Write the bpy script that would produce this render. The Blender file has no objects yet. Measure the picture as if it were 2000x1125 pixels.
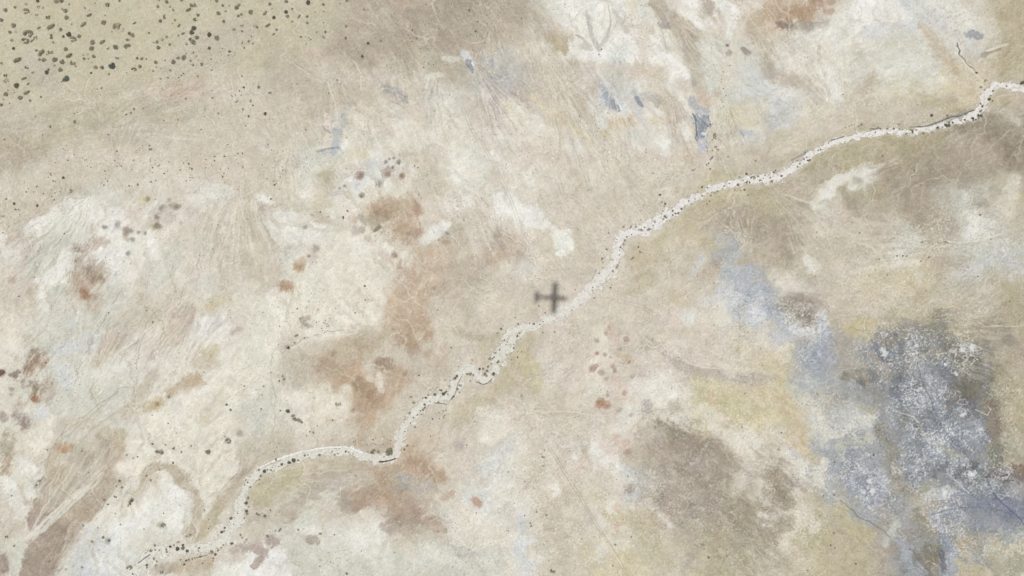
import bpy, math, random
import numpy as np

# ------------------------------------------------------------------ camera, sky, sun
scene = bpy.context.scene
COL = scene.collection
S = 0.17                                   # metres on the ground per pixel of the 2000 px survey frame
HFOV = math.radians(60.0)
ALT = (1000 * S) / math.tan(HFOV / 2)      # flying height of the camera

cam_d = bpy.data.cameras.new('camera')
cam_d.angle = HFOV
cam_d.clip_end = 80000.0
cam = bpy.data.objects.new('camera', cam_d)
cam.location = (0, 0, ALT)
cam.rotation_euler = (0, 0, 0)
COL.objects.link(cam)
scene.camera = cam

SHADOW = (83 * S, -20 * S, 0.0)            # where the aeroplane's shadow falls
PLANE_Z = ALT + 5.0
sunv = np.array([-SHADOW[0], -SHADOW[1], PLANE_Z], float)
sunv /= np.linalg.norm(sunv)
sun_el = math.asin(sunv[2])
sun_az = math.atan2(sunv[0], sunv[1])      # clockwise from +Y

world = bpy.data.worlds.new('World')
scene.world = world
world.use_nodes = True
nt = world.node_tree
for n in list(nt.nodes):
    nt.nodes.remove(n)
sky = nt.nodes.new('ShaderNodeTexSky')
sky.sky_type = 'NISHITA'
sky.sun_disc = False
sky.sun_elevation = sun_el
sky.sun_rotation = sun_az
sky.dust_density = 6.0
sky.ozone_density = 0.3
bg = nt.nodes.new('ShaderNodeBackground')
bg.inputs['Strength'].default_value = 0.066
wo = nt.nodes.new('ShaderNodeOutputWorld')
nt.links.new(sky.outputs[0], bg.inputs[0])
nt.links.new(bg.outputs[0], wo.inputs[0])

sl = bpy.data.lights.new('sun', 'SUN')
sl.energy = 4.1
sl.angle = math.radians(0.42)
sl.color = (1.0, 0.97, 0.925)
so = bpy.data.objects.new('sun', sl)
from mathutils import Vector
so.rotation_euler = Vector(sunv).to_track_quat('Z', 'Y').to_euler()
so.location = (0, 0, ALT + 60)
COL.objects.link(so)

vs = scene.view_settings
vs.view_transform = 'Standard'
vs.look = 'None'
vs.gamma = 1.0
vs.exposure = 0.0
vs.use_curve_mapping = False

# light reaching flat ground, as (r, g, b) of radiance per unit of albedo: used to turn the tones
# read off the survey into the real base colour of the soil
KL = np.array([1.768, 1.708, 1.668], np.float32)

# ------------------------------------------------------------------ numpy noise
_rs = np.random.RandomState(11)
_PERM = np.concatenate([_rs.permutation(256)] * 3).astype(np.int32)
_GA = _rs.rand(256) * 2 * np.pi
_GX = np.cos(_GA).astype(np.float32)
_GY = np.sin(_GA).astype(np.float32)


def perlin(x, y, seed=0):
    x = x + seed * 17.31
    y = y + seed * 9.73
    xf = np.floor(x); yf = np.floor(y)
    xi = xf.astype(np.int32) & 255; yi = yf.astype(np.int32) & 255
    u = (x - xf).astype(np.float32); v = (y - yf).astype(np.float32)
    fu = u * u * u * (u * (u * 6 - 15) + 10); fv = v * v * v * (v * (v * 6 - 15) + 10)
    def g(ix, iy, dx, dy):
        h = _PERM[_PERM[ix & 255] + (iy & 255)]
        return _GX[h] * dx + _GY[h] * dy
    a = g(xi, yi, u, v); b = g(xi + 1, yi, u - 1, v)
    c = g(xi, yi + 1, u, v - 1); d = g(xi + 1, yi + 1, u - 1, v - 1)
    t0 = a + (b - a) * fu
    t1 = c + (d - c) * fu
    return (t0 + (t1 - t0) * fv) * 1.5     # about -1..1


def fbm(x, y, scale, octv=4, seed=0, gain=0.5):
    s = np.zeros_like(x, dtype=np.float32); a = 1.0; t = 0.0; f = 1.0 / scale
    for o in range(octv):
        s += a * perlin(x * f, y * f, seed + o * 3)
        t += a; a *= gain; f *= 2.03
    return s / t * 1.35


def sstep(e0, e1, x):
    t = np.clip((x - e0) / (e1 - e0), 0, 1)
    return t * t * (3 - 2 * t)

# ------------------------------------------------------------------ the ground's grid
# survey coordinates (px east, py south of the frame's north-west corner); metres = (px-1000)*S, (562.5-py)*S
def outer(a, b, n, far):
    r = np.linspace(0, 1, n)[1:]
    return a + np.sign(b) * (np.exp(r * math.log(far)) - 1) * 1.0 * 40
STEP = 1.36
_xi = np.arange(-70, 2070 + STEP, STEP)
_yi = np.arange(-70, 1195 + STEP, STEP)
XS = np.concatenate([outer(_xi[0], -1, 46, 2500)[::-1], _xi, outer(_xi[-1], 1, 46, 2500)])
YS = np.concatenate([outer(_yi[0], -1, 46, 2500)[::-1], _yi, outer(_yi[-1], 1, 46, 2500)])
NX, NY = len(XS), len(YS)
X, Y = np.meshgrid(XS.astype(np.float32), YS.astype(np.float32))
Xf, Yf = X.copy(), Y.copy()

# shared warps that fray every outline
W1X = fbm(X, Y, 70, 3, 1); W1Y = fbm(X, Y, 70, 3, 5)
W2X = fbm(X, Y, 17, 3, 21); W2Y = fbm(X, Y, 17, 3, 25)
FR = fbm(X + 6 * W2X, Y + 6 * W2Y, 30, 6, 40, 0.74)
FR2 = fbm(X, Y, 9, 4, 44, 0.75)

def gauss(cx, cy, rx, ry):
    return np.exp(-(((X - cx) / rx) ** 2 + ((Y - cy) / ry) ** 2))


# slope directions: streaks follow the fall of the land (angle of the streaks, long and short wavelength)
DIRS = [(-52, [(150, 520, 260, 260), (300, 800, 330, 260), (60, 1050, 260, 260)], 60, 7),
        (62, [(900, 230, 330, 190), (1250, 200, 260, 230), (650, 250, 150, 150), (1080, 380, 220, 120)], 70, 8),
        (-24, [(200, 150, 420, 170), (600, 950, 220, 120), (1750, 250, 300, 140), (1500, 420, 220, 120)], 55, 9),
        (14, [(1780, 560, 320, 120), (1700, 420, 250, 120)], 60, 9),
        (38, [(1500, 900, 380, 260), (1850, 950, 300, 260), (1150, 1000, 260, 200)], 40, 10),
        (-75, [(500, 600, 120, 260), (1000, 760, 260, 140), (760, 600, 160, 200)], 40, 10)]
st = np.zeros_like(X); st2 = np.zeros_like(X); rd = np.zeros_like(X); wt = np.zeros_like(X) + 0.05
for k, (ang, gs, lo, sh) in enumerate(DIRS):
    w = sum(gauss(*g) for g in gs)
    a = math.radians(ang)
    u = (X + 10 * W1X) * math.cos(a) + (Y + 10 * W1Y) * math.sin(a)
    v = -(X + 10 * W1X) * math.sin(a) + (Y + 10 * W1Y) * math.cos(a)
    n = fbm(u / lo, v / sh, 1.0, 5, 60 + k * 7, 0.62)
    n2 = fbm(u / (lo * 1.6), v / (sh * 2.6), 1.0, 4, 260 + k * 7, 0.6)
    m = perlin(u / (lo * 1.1) + 0.3 * W2X, v / (sh * 1.3) + 0.3 * W2Y, 90 + k)
    r = np.clip(1 - np.abs(m) * 9, 0, 1)
    st += w * n; st2 += w * n2; rd += w * r; wt += w
st /= wt; st2 /= wt; rd /= wt

PAL = {
    'W': (229, 228, 223), 'w': (221, 220, 213), 'C': (223, 219, 206), 'c': (216, 211, 197), 'G': (208, 207, 194),
    'g': (200, 199, 187), 'T': (205, 196, 179), 't': (197, 188, 170), 'P': (211, 201, 187), 'p': (202, 189, 175),
    'B': (186, 175, 158), 'b': (175, 164, 148), 'D': (160, 151, 136), 'R': (194, 171, 146), 'r': (179, 150, 125),
    'K': (166, 168, 170), 'U': (181, 187, 194), 'u': (150, 160, 174), 'N': (134, 135, 134), 'n': (126, 129, 136),
    'Y': (207, 197, 166), 'O': (191, 182, 155), 'o': (179, 171, 145), 'A': (206, 209, 210), 'M': (190, 181, 174),
    'S': (196, 188, 163), 'H': (140, 148, 156), 'I': (172, 178, 186),
}


def s2l(c):
    c = np.asarray(c, np.float32) / 255.0
    return np.where(c <= 0.04045, c / 12.92, ((c + 0.055) / 1.055) ** 2.4).astype(np.float32)


# broad soil provinces, one letter per 100 px of the survey
PROV = [
    "SSSSSStBBBbwWcWRTWALO",
    "SSSSSStBtBTcWCGcCCGcO",
    "TSSttTTTPgMPAPGAcTYYB",
    "BtTTTTGcCCCPcPTtOOoBb",
    "TTGCcTCcPccPPTOBTOBgt",
    "PgWCGtGCCBPTPTOBtttgg",
    "PGGTccCCRTPPPPcUBTOtO",
    "cGGCCCtRtPOPPPPYKbNNB",
    "cGGCCGcRTTPTPcYYgKNNO",
    "CTBCCtTBRPcPPBBPIKHHB",
    "cBCCCtGcBccTcBbcOKbHH",
    "BGACTWGGGgcTYTOTOBNOG",
]
PROV = [r.replace('L', 'P') for r in PROV]
prov = np.zeros((12, 21, 3), np.float32)
for j, row in enumerate(PROV):
    for i, ch in enumerate(row):
        prov[j, i] = PAL[ch]


def bil(grid, gx, gy):
    h, w = grid.shape[:2]
    gx = np.clip(gx, 0, w - 1.001); gy = np.clip(gy, 0, h - 1.001)
    ix = gx.astype(np.int32); iy = gy.astype(np.int32)
    fx = sstep(0.08, 0.92, gx - ix)[..., None]; fy = sstep(0.08, 0.92, gy - iy)[..., None]
    return (grid[iy, ix] * (1 - fx) + grid[iy, ix + 1] * fx) * (1 - fy) + (grid[iy + 1, ix] * (1 - fx) + grid[iy + 1, ix + 1] * fx) * fy


C = bil(prov, (X + 34 * W1X + 9 * W2X + 18 * st2) / 100, (Y + 34 * W1Y + 9 * W2Y + 22 * st2) / 100)


def bbox(x0, y0, x1, y1):
    i0, i1 = np.searchsorted(XS, [x0, x1]); j0, j1 = np.searchsorted(YS, [y0, y1])
    return slice(max(j0 - 1, 0), min(j1 + 1, NY)), slice(max(i0 - 1, 0), min(i1 + 1, NX))


def field(pts, soft=0.5, rough=0.3, warp=1.0, smooth=False):
    """soft-edged mask of a chain of discs: pts 'x,y,w x,y,w ...'"""
    if isinstance(pts, str):
        pts = [tuple(float(q) for q in p.split(',')) for p in pts.split()]
    wm = max(p[2] for p in pts)
    pad = wm * (1 + soft + rough) + 14
    sl = bbox(min(p[0] for p in pts) - pad, min(p[1] for p in pts) - pad, max(p[0] for p in pts) + pad, max(p[1] for p in pts) + pad)
    wl = min(wm * 0.5, 9) * warp
    ws = min(wm * 0.35, 4) * warp
    x = X[sl] + wl * W1X[sl] + ws * W2X[sl]; y = Y[sl] + wl * W1Y[sl] + ws * W2Y[sl]
    d = None
    if len(pts) == 1:
        d = np.hypot(x - pts[0][0], y - pts[0][1]) / pts[0][2]
    for (ax, ay, aw), (bx, by, bw) in zip(pts[:-1], pts[1:]):
        vx, vy = bx - ax, by - ay
        L = vx * vx + vy * vy + 1e-6
        t = np.clip(((x - ax) * vx + (y - ay) * vy) / L, 0, 1)
        q = np.hypot(x - ax - t * vx, y - ay - t * vy) / (aw + (bw - aw) * t)
        d = q if d is None else np.minimum(d, q)
    if rough:
        fr = FR[sl] if wm > 12 else 0.4 * FR[sl] + 0.6 * FR2[sl]
        k = 1.6 if wm > 6 else 0.9
        d = d + k * rough * (0.8 * fr + 0.45 * FR2[sl] + (0.75 * st[sl] + 0.75 * st2[sl] if wm > 9 else 0.3 * st[sl]))
    return sl, 1 - sstep(1 - soft, 1 + soft, d)


def paint(col, al, pts, soft=0.5, rough=0.45, warp=1.0):
    c = np.array(PAL[col] if isinstance(col, str) else col, np.float32)
    sl, m = field(pts, soft, rough, warp)
    m = (m * al)[..., None]
    C[sl] = C[sl] * (1 - m) + c * m


def channel(arr, al, pts, soft=0.5, rough=0.4):
    sl, m = field(pts, soft, rough)
    arr[sl] = np.maximum(arr[sl], m * al)


def P(lines):
    for ln in lines.strip().split('\n'):
        ln = ln.strip()
        if not ln or ln[0] == '#':
            continue
        spots = ln[0] == '*'          # a starred line is separate spots, any other a joined streak
        f = ln.lstrip('*').split()
        col = f[0]
        if ',' in col:
            col = tuple(float(v) for v in col.split(','))
        al, soft, rough = float(f[1]), float(f[2]), float(f[3])
        cc = np.array(PAL[col] if isinstance(col, str) else col, np.float32)
        if cc[0] - cc[2] > 30 and cc[0] - cc[1] > 14:           # iron stains fade out softly
            big = max(float(q.split(',')[2]) for q in f[4:]) > 11
            soft = max(soft, .8 if big else .6); rough *= 1.2
            cc = cc + (np.array([192, 174, 148], np.float32) - cc) * (.25 if big else .05)
        elif cc[2] > cc[0]:
            rough *= 1.3
        elif cc.mean() > 212:
            cc = cc + np.array([2.5, 1.5, -.5], np.float32)
        col = tuple(cc)
        if spots:
            for q in f[4:]:
                paint(col, al, q, soft, rough)
        else:
            paint(col, al, ' '.join(f[4:]), soft, rough)


# ---------------------------------------------------------------- soils, washes of colour, stains
P("""
# sand plain in the north west and its darker southern slope
S .95 .35 .15 -40,-40,120 300,20,140 520,-30,115
S .9 .35 .2 0,110,100 200,80,100 420,60,95
t .5 .6 .4 0,250,45 110,235,38 220,190,26 330,165,24
o .42 .6 .5 170,230,26 215,245,34 120,250,25
o .4 .6 .5 0,270,30 40,290,35 90,300,25
o .3 .6 .5 290,215,30 330,240,30 240,280,22
204,182,165 .6 .6 .5 296,170,11
203,181,164 .65 .6 .5 325,183,10 372,178,16 392,158,14
c .4 .6 .6 215,205,8 240,185,7 270,175,5
c .45 .6 .8 0,370,22 60,350,22 110,300,12
M .4 .6 .6 60,120,20 90,150,28 110,175,12
M .3 .7 .6 350,120,30 420,90,40 480,60,25
M .35 .7 .6 210,250,14 260,255,22 330,260,15
P .5 .7 .6 300,330,60 430,310,60 530,320,40
P .4 .7 .6 200,330,40 120,320,20
t .5 .7 .6 30,400,20 80,390,25 120,370,14
B .4 .7 .6 0,300,22 30,310,26
# brown hillside at the top
S .7 .6 .4 560,60,55 640,20,45 600,100,25
B .35 .8 .6 690,90,45 780,60,50 850,100,45
b .6 .7 .6 820,35,45 930,15,50 990,5,35
b .45 .7 .6 700,110,30 760,105,30 820,75,30
B .4 .7 .6 540,120,30 620,180,40 560,170,30
P .5 .7 .6 640,140,20 700,150,22 760,140,18
206,183,168 .6 .6 .4 598,100,10 620,96,6
206,183,168 .5 .6 .4 790,5,16
P .5 .7 .6 430,170,40 500,190,25
t .5 .6 .5 980,20,30 1050,40,36
t .5 .7 .6 600,250,25 560,270,22
B .35 .7 .6 680,190,22 620,210,20
# pale fans and blue clays of the north centre
c .55 .6 .7 760,210,12 780,240,16 800,260,10
C .6 .6 .7 870,200,25 885,240,32 910,275,32
C .5 .6 .7 800,255,20 840,290,24
P .5 .6 .6 905,180,14 940,230,20 950,280,14
A .55 .6 .6 648,245,8 655,290,12
K .5 .8 .8 683,205,5 680,215,7 668,232,9 664,252,8
U .6 .5 .6 660,255,8 655,285,12 640,295,10
221,209,196 .85 .25 .15 640,226,6 641,243,7
222,211,198 .9 .2 .1 642,262,7 640,285,8
156,150,142 .6 .6 .3 630,246,1.5 637,254,2.2 645,258,1.8
146,149,152 .6 .6 .5 620,296,2.6 628,294,2.5 645,289,2 660,288,2
W .8 .5 .4 672,285,9 683,292,8 672,272,5
Y .5 .6 .5 688,300,14 712,302,11
K .6 .6 .5 752,170,8 770,180,9 795,192,7
W .6 .6 .5 748,195,8 752,206,6
w .6 .6 .5 775,215,12 780,245,10
163,166,170 .7 .5 .3 764,175,2 778,181,2.2 792,189,1.6
158,160,164 .5 .5 .3 764,197,1.4 779,203,1.6 
c .7 .5 .4 695,225,5 703,240,8 715,252,4
P .8 .4 .3 708,213,5 724,233,8 748,250,6 754,255,3
C .8 .4 .2 835,150,6 848,146,6 860,147,5
W .6 .5 .2 838,148,2 836,160,2 833,172,3
W .5 .5 .2 846,152,2 852,160,2
W .6 .5 .3 868,114,6 882,116,6 895,115,5
A .9 .4 .3 906,104,8 912,112,9 923,125,4
140,152,172 .95 .35 .2 912,120,4 917,127,6.5 921,135,4
128,142,168 .95 .35 .2 918,128,3 921,136,4 922,141,2.5
235,237,238 .9 .4 .1 922,123,1.6 925,128,1.4
192,190,188 .5 .8 .7 945,120,12 968,125,24 985,160,28 960,165,18
191,189,187 .4 .8 .7 940,150,20 985,145,26 1010,150,25
166,166,170 .6 .6 .5 962,124,7
174,177,185 .6 .6 .5 952,155,5 968,152,6 982,145,6
190,188,186 .4 .8 .7 1000,135,28 1025,160,22
w .6 .6 .5 942,185,10 955,190,8
C .7 .6 .5 985,200,14 1000,210,14 1000,232,14
Y .6 .6 .5 988,208,8
t .6 .7 .5 1060,140,25 1120,150,34 1140,190,30
t .5 .7 .5 1040,185,28 1100,215,34 1150,240,24
199,188,176 .5 .6 .5 1130,130,20 1160,160,18
208,198,172 .8 .6 .4 1040,190,7 1070,218,12 1110,248,14 1150,280,10
C .75 .5 .5 1015,225,18 1050,255,25 1090,275,20
C .7 .5 .5 1000,195,7 1030,225,10
w .6 .5 .4 1045,235,12 1062,262,12
# white claypans north of the middle
W .9 .45 .4 1118,5,18 1128,40,30 1150,75,24
W .95 .4 .4 1160,10,40 1185,50,32 1170,80,28
W .9 .4 .3 1195,98,30 1222,108,26
W .85 .4 .4 1200,30,20 1210,70,18
w .7 .5 .4 1110,95,14 1150,110,12
210,212,202 .5 .6 .4 1215,100,24
190,188,184 .7 .5 .4 1145,20,2 1150,45,4 1158,75,4 1170,95,5
190,188,180 .6 .5 .4 1195,20,3 1210,40,6 1225,60,7
190,188,180 .6 .5 .4 1193,40,2 1186,70,3 1172,90,4
184,180,170 .7 .5 .4 1125,68,1.5 1140,75,2.5 1152,90,4
172,170,156 .5 .5 .5 1143,88,6 1155,96,5
185,173,143 .85 .6 .5 1080,76,12 1092,84,16 1104,92,10
200,188,168 .6 .6 .5 1105,70,16 1085,60,14
P .6 .6 .4 1250,60,10 1258,110,12 1255,150,10
G .6 .6 .4 1262,20,18 1240,30,14
Y .5 .6 .4 1232,8,14 1235,22,8
W .8 .5 .4 1285,75,12 1295,110,18 1320,130,22 1340,145,14
W .8 .5 .4 1270,130,10 1290,100,12
W .8 .5 .4 1340,15,16 1370,20,22 1355,35,16
187,177,161 .92 .35 .3 1280,10,14 1300,28,14 1325,48,20 1345,72,20 1352,110,16 1360,150,12 1363,175,8
196,184,168 .7 .5 .3 1340,50,8 1365,65,5 1372,72,3
166,158,152 .8 .5 .4 1295,46,9 1303,50,8
W .8 .5 .4 1395,40,22 1425,55,12 1430,70,6
w .6 .6 .4 1370,85,10 1385,100,10
P .7 .6 .4 1400,45,14 1380,58,14 1405,64,10
173,160,146 .7 .6 .6 1383,6,10 1385,18,7
193,180,164 .6 .6 .6 1380,20,16
W .7 .5 .4 1435,20,10 1480,5,12
*162,150,143 .8 .5 .4 1422,88,3.5 1425,104,5.5
158,146,140 .8 .5 .4 1450,94,4 1460,104,6
192,180,160 .7 .6 .5 1470,30,14 1490,90,16 1500,125,16
G .6 .6 .4 1390,130,24 1385,160,16
c .6 .6 .4 1420,130,20 1440,160,18
208,209,205 .6 .8 .8 1450,135,18 1470,160,30 1460,185,20 1500,190,24
W .7 .5 .4 1312,165,16 1330,155,16
P .7 .5 .4 1330,170,14 1360,200,22 1390,195,16
208,190,174 .6 .6 .4 1375,185,12 1400,190,12 1385,205,9
196,186,170 .5 .6 .4 1195,150,14 1210,175,12
A .7 .5 .4 1195,115,6 1240,140,8
T .6 .6 .5 1180,135,12 1240,140,16 1290,140,12
210,192,172 .5 .6 .5 1240,135,12 1280,140,9
c .7 .5 .5 1255,150,8 1265,190,7 1275,215,6
# blue wedges
U .9 .4 .3 1172,166,4 1180,178,7 1190,195,9
160,169,186 .9 .35 .3 1182,185,6 1192,200,8 1205,212,8 
152,160,176 .9 .35 .3 1196,200,5 1208,214,5
235,235,235 .8 .4 .2 1210,206,1.3 1214,213,1.5
U .8 .4 .4 1240,178,6 1250,185,8 1262,178,5
142,156,176 .9 .35 .3 1243,190,4 1250,200,5.5 1256,207,3
w .7 .5 .4 1250,165,10 1262,190,8
w .8 .5 .4 1185,222,9 1205,232,14 1225,228,8
W .7 .5 .4 1272,225,16 1285,222,10
P .6 .6 .4 1288,200,14 1310,225,15 1330,260,18
196,184,170 .7 .5 .4 1280,190,9 1305,215,11 1320,240,10
186,182,178 .6 .5 .4 1262,185,8 1280,200,10
w .7 .5 .4 1320,180,6 1340,205,6 1355,225,5
213,196,168 .85 .6 .4 1195,240,12 1218,240,15 1235,238,9
214,198,168 .8 .6 .4 1180,258,10 1200,264,12
211,202,172 .8 .6 .4 1282,240,12 1270,238,10
A .6 .5 .4 1250,215,7 1250,250,9 1248,275,7
w .8 .5 .5 1215,275,20 1290,268,24 1300,250,12
W .7 .5 .4 1335,245,9 1345,265,9
I .8 .4 .3 1350,195,8 1362,212,10 1378,218,9
142,158,180 .95 .3 .3 1356,228,6 1366,236,11 1374,250,11 1368,268,9
138,154,178 .95 .3 .3 1378,232,9 1383,246,6
120,136,162 .9 .4 .3 1353,222,1.5 1359,234,1.8 1360,255,1.6 1362,268,2
226,232,238 .8 .4 .3 1372,262,3 1378,264,2
200,204,212 .8 .4 .4 1365,216,3 1380,224,3
188,192,206 .8 .5 .4 1376,280,9 1372,290,7
U .9 .5 .4 1443,248,5 1452,257,7 1466,256,7
150,160,176 .7 .4 .4 1446,257,2 1451,264,2
w .6 .5 .5 1490,265,10 1470,235,20
Y .6 .6 .5 1440,225,24 1480,225,24
190,176,164 .7 .6 .4 1425,262,8 1435,252,7
# north east quarter
R .85 .4 .5 1508,22,12 1540,28,16 1575,32,17
184,156,134 .7 .6 .5 1515,22,10 1545,25,12 1570,30,14
*178,152,132 .75 .6 .5 1590,2,9 1605,6,9 1622,2,7
186,160,138 .7 .6 .4 1613,22,7 1626,24,6
150,128,120 .8 .5 .5 1528,47,7 1545,47,10
170,164,156 .7 .6 .5 1555,50,9 1580,55,12 1610,52,12
W .8 .45 .4 1588,72,10 1605,72,16 1625,78,12 1650,90,6
205,200,190 .5 .6 .5 1520,70,14 1560,90,20
w .7 .5 .4 1640,55,22 1640,90,20
W .8 .5 .4 1690,18,26 1735,15,30 1765,38,20
W .8 .5 .4 1700,40,18 1740,35,22
204,207,211 .6 .7 .6 1690,55,8 1715,54,8 1745,50,6 1790,52,8
212,213,210 .7 .7 .6 1700,66,14 1740,66,14 1780,50,12
G .8 .5 .4 1700,110,28 1760,110,40 1800,120,28
G .7 .5 .4 1690,150,30 1750,160,40 1810,160,28
w .6 .6 .6 1730,125,24 1800,110,20 1820,150,18
W .85 .45 .4 1608,140,12 1625,170,20 1630,195,14 1635,205,8
203,190,168 .8 .5 .4 1795,45,6 1812,60,10 1825,85,14 1845,110,14
203,190,166 .8 .5 .4 1848,115,12 1868,145,16 1885,165,16 1900,190,20
195,184,156 .6 .5 .4 1850,125,6 1870,140,8 
w .8 .5 .4 1830,0,22 1865,25,28 1890,55,34
206,207,204 .7 .7 .6 1880,90,20 1905,110,16 1860,65,14
158,162,170 .85 .5 .4 1892,66,8 1905,68,8 1915,72,6
c .7 .6 .5 1920,20,24 1935,55,14
193,182,154 .8 .5 .5 1960,20,30 1980,70,34 1965,120,28 1990,130,30
c .5 .6 .7 1930,45,14 1950,95,10
228,220,206 .7 .5 .4 1930,100,3 1950,92,3 1970,86,2
168,156,138 .7 .5 .5 1922,108,6 1932,104,3 1955,98,2.5
205,192,170 .7 .5 .5 1905,130,20 1930,145,14
193,180,160 .6 .6 .6 1700,160,16 1680,190,14
T .7 .5 .5 1670,195,16 1700,205,14 1760,210,16 1840,200,24
193,182,156 .6 .5 .5 1790,170,18 1820,185,22 1860,210,20
C .6 .5 .6 1810,170,16 1850,160,10
T .8 .5 .5 1640,225,14 1700,240,14 1780,235,16 1850,225,12
P .5 .6 .7 1740,195,14 1730,240,12 1800,230,9
182,172,160 .6 .6 .5 1500,145,14 1525,145,16 1545,160,10
186,176,162 .6 .6 .5 1540,150,9 1575,170,9 1600,200,9
192,193,190 .5 .8 .8 1530,200,16 1545,225,20 1520,230,20
W .5 .5 .7 1515,185,7 1550,180,8 1530,190,5
Y .4 .6 .6 1580,245,18 1520,270,20
P .6 .6 .6 1560,270,26 1620,250,26
184,174,158 .6 .6 .5 1500,85,8 1502,120,10
# east of the wash
O .7 .6 .5 1610,330,35 1700,290,40 1790,300,40
B .7 .6 .5 1560,370,35 1620,340,20
B .6 .6 .5 1880,250,35 1960,230,30 1900,290,50
b .6 .6 .5 1850,240,20 1920,235,20 1990,260,40
205,198,184 .8 .5 .5 1940,215,9 1970,225,12 1990,240,7
160,150,130 .6 .6 .5 1990,290,20 1985,320,20
C .85 .4 .3 1588,402,9 1605,385,14 1622,365,14 1648,346,8
W .7 .5 .3 1612,385,10 1635,350,9
w .9 .4 .3 1665,360,10 1690,350,18 1708,345,14 1700,325,13
w .85 .4 .3 1650,345,10 1690,332,12 1720,322,6
P .7 .5 .4 1735,315,9 1750,312,9
G .8 .5 .4 1605,405,14 1620,430,14
172,163,146 .8 .5 .4 1650,370,6 1655,398,12 1690,400,16
168,160,146 .6 .6 .4 1680,352,8 1670,350,7
B .6 .6 .5 1720,340,16 1740,350,14
C .35 .6 .6 1535,380,2.5 1560,390,3.5 1585,400,4 1600,430,3 1625,458,3 1660,475,2.5 1700,482,2 1720,505,1.5 1735,530,1.5
172,163,148 .5 .5 .4 1600,440,4 1625,462,4 1660,480,3
B .6 .6 .5 1800,340,50 1870,330,50 1760,390,40
O .6 .6 .5 1700,300,25 1760,280,25
b .35 .6 .6 1830,330,30 1770,420,30
P .6 .6 .5 1640,440,30 1720,440,40
T .7 .6 .5 1650,500,30 1600,450,20
b .6 .6 .5 1510,430,20 1540,460,28 1535,490,18
O .7 .6 .5 1520,400,28 1500,390,30
206,202,182 .7 .6 .5 1960,350,20 1990,340,15
208,200,160 .6 .6 .4 1990,385,12
C .7 .6 .5 1985,345,10 1970,400,18
G .6 .6 .6 1840,380,25 1890,395,25
w .7 .5 .8 1885,375,8 1895,430,20 1920,450,16
170,166,155 .6 .6 .5 1905,395,14 1925,395,12
W .65 .5 .9 1890,450,14 1925,445,14 1905,430,10
G .7 .5 .7 1760,440,18 1790,470,22 1750,490,18
w .7 .5 .9 1760,505,20 1790,515,16 1740,520,12
W .6 .5 .9 1765,512,9 1790,525,9 
A .6 .5 .9 1880,540,16 1950,490,18 1985,520,20
B .6 .6 .5 1850,440,20 1830,500,26 1870,510,18
w .8 .4 .4 1575,505,9 1590,520,13 1598,530,8
B .35 .6 .5 1700,400,30 1760,350,22
170,165,150 .6 .6 .4 1615,550,10 
c .8 .6 .4 1510,535,18 1545,555,24 1590,575,12
T .8 .6 .5 1640,580,30 1700,570,50 1760,560,50
Y .6 .6 .5 1700,555,30 1800,540,30
P .6 .6 .5 1620,530,20 1680,530,20
# centre strip north west of the wash
W .95 .4 .4 985,398,24 1010,408,24 1035,425,22 1055,440,12
W .9 .4 .3 1015,430,16 1040,415,16
W .8 .4 .5 1050,440,14 1080,452,9 1092,465,9
231,232,226 .95 .25 .12 1094,460,12 1106,455,12 1105,480,14 1094,495,10
231,232,226 .9 .25 .12 1088,462,9 1087,480,8
w .75 .4 .4 1062,325,5 1080,335,9 1095,348,8
w .6 .5 .4 1110,285,12 1130,292,14 1145,290,8
P .8 .5 .4 1190,285,14 1220,285,12
W .6 .6 .4 1295,295,12 1300,280,12
206,184,162 .6 .6 .4 1345,300,9 1350,310,9
P .6 .6 .6 1060,300,30 1020,310,30 1100,330,20
T .6 .6 .6 1160,370,40 1220,380,40 1180,330,30
T .5 .6 .6 1230,330,25 1260,400,20
c .6 .5 .7 1255,330,10 1325,340,9 1290,380,10
196,176,156 .75 .6 .4 1003,468,9 1005,478,9
194,180,164 .7 .6 .4 985,480,22 1010,490,22
190,176,158 .6 .6 .4 1110,435,7
195,180,168 .5 .6 .4 1070,452,6
C .5 .6 .6 1040,460,20 1060,500,20
214,214,206 .75 .5 .3 1025,525,16 1045,530,16
P .7 .6 .6 1080,530,30 1010,570,30
T .7 .6 .6 1140,470,30 1150,520,25 1020,600,30
P .5 .6 .6 1100,560,30 1070,550,20
# olive land south east of the wash
195,185,157 .75 .5 .4 1250,500,30 1300,470,35 1370,420,40 1450,390,40
190,181,152 .6 .6 .4 1400,360,26 1470,380,34 1500,400,30
B .7 .6 .4 1400,440,30 1440,420,28 1480,440,28
b .5 .6 .5 1440,425,22 1480,450,20
T .6 .6 .5 1200,560,26 1260,560,30 1330,540,30
192,182,155 .7 .6 .4 1250,550,12 1275,540,14 1240,572,11
T .7 .6 .5 1330,490,30 1380,520,30
P .35 .7 .8 1430,400,5 1440,440,7 1450,460,9 1470,480,5
190,190,190 .7 .5 .6 1410,470,20 1440,490,20
I .6 .5 .7 1400,500,12 1425,510,12 1440,465,8
190,193,200 .7 .4 .4 1410,530,3 1425,520,3
A .7 .5 .5 1370,505,7 1362,520,9 1350,540,6
180,168,160 .7 .6 .5 1400,520,14 1385,540,18
204,184,164 .5 .6 .5 1395,525,8 1390,545,8
I .8 .5 .6 1420,545,16 1450,545,20 1480,550,20
182,190,202 .7 .5 .8 1440,535,14 1460,550,14
# north west and west centre
W .9 .45 .6 60,450,12 90,430,12 130,408,15 175,400,14
W .9 .4 .5 150,405,16 185,400,14
W .85 .45 .5 195,425,22 230,425,20 245,445,10
W .8 .45 .5 200,450,20 190,462,14
w .7 .5 .6 140,430,22 100,450,18
w .8 .5 .6 310,395,16 290,430,14
P .6 .6 .5 270,420,20 285,450,10
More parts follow.
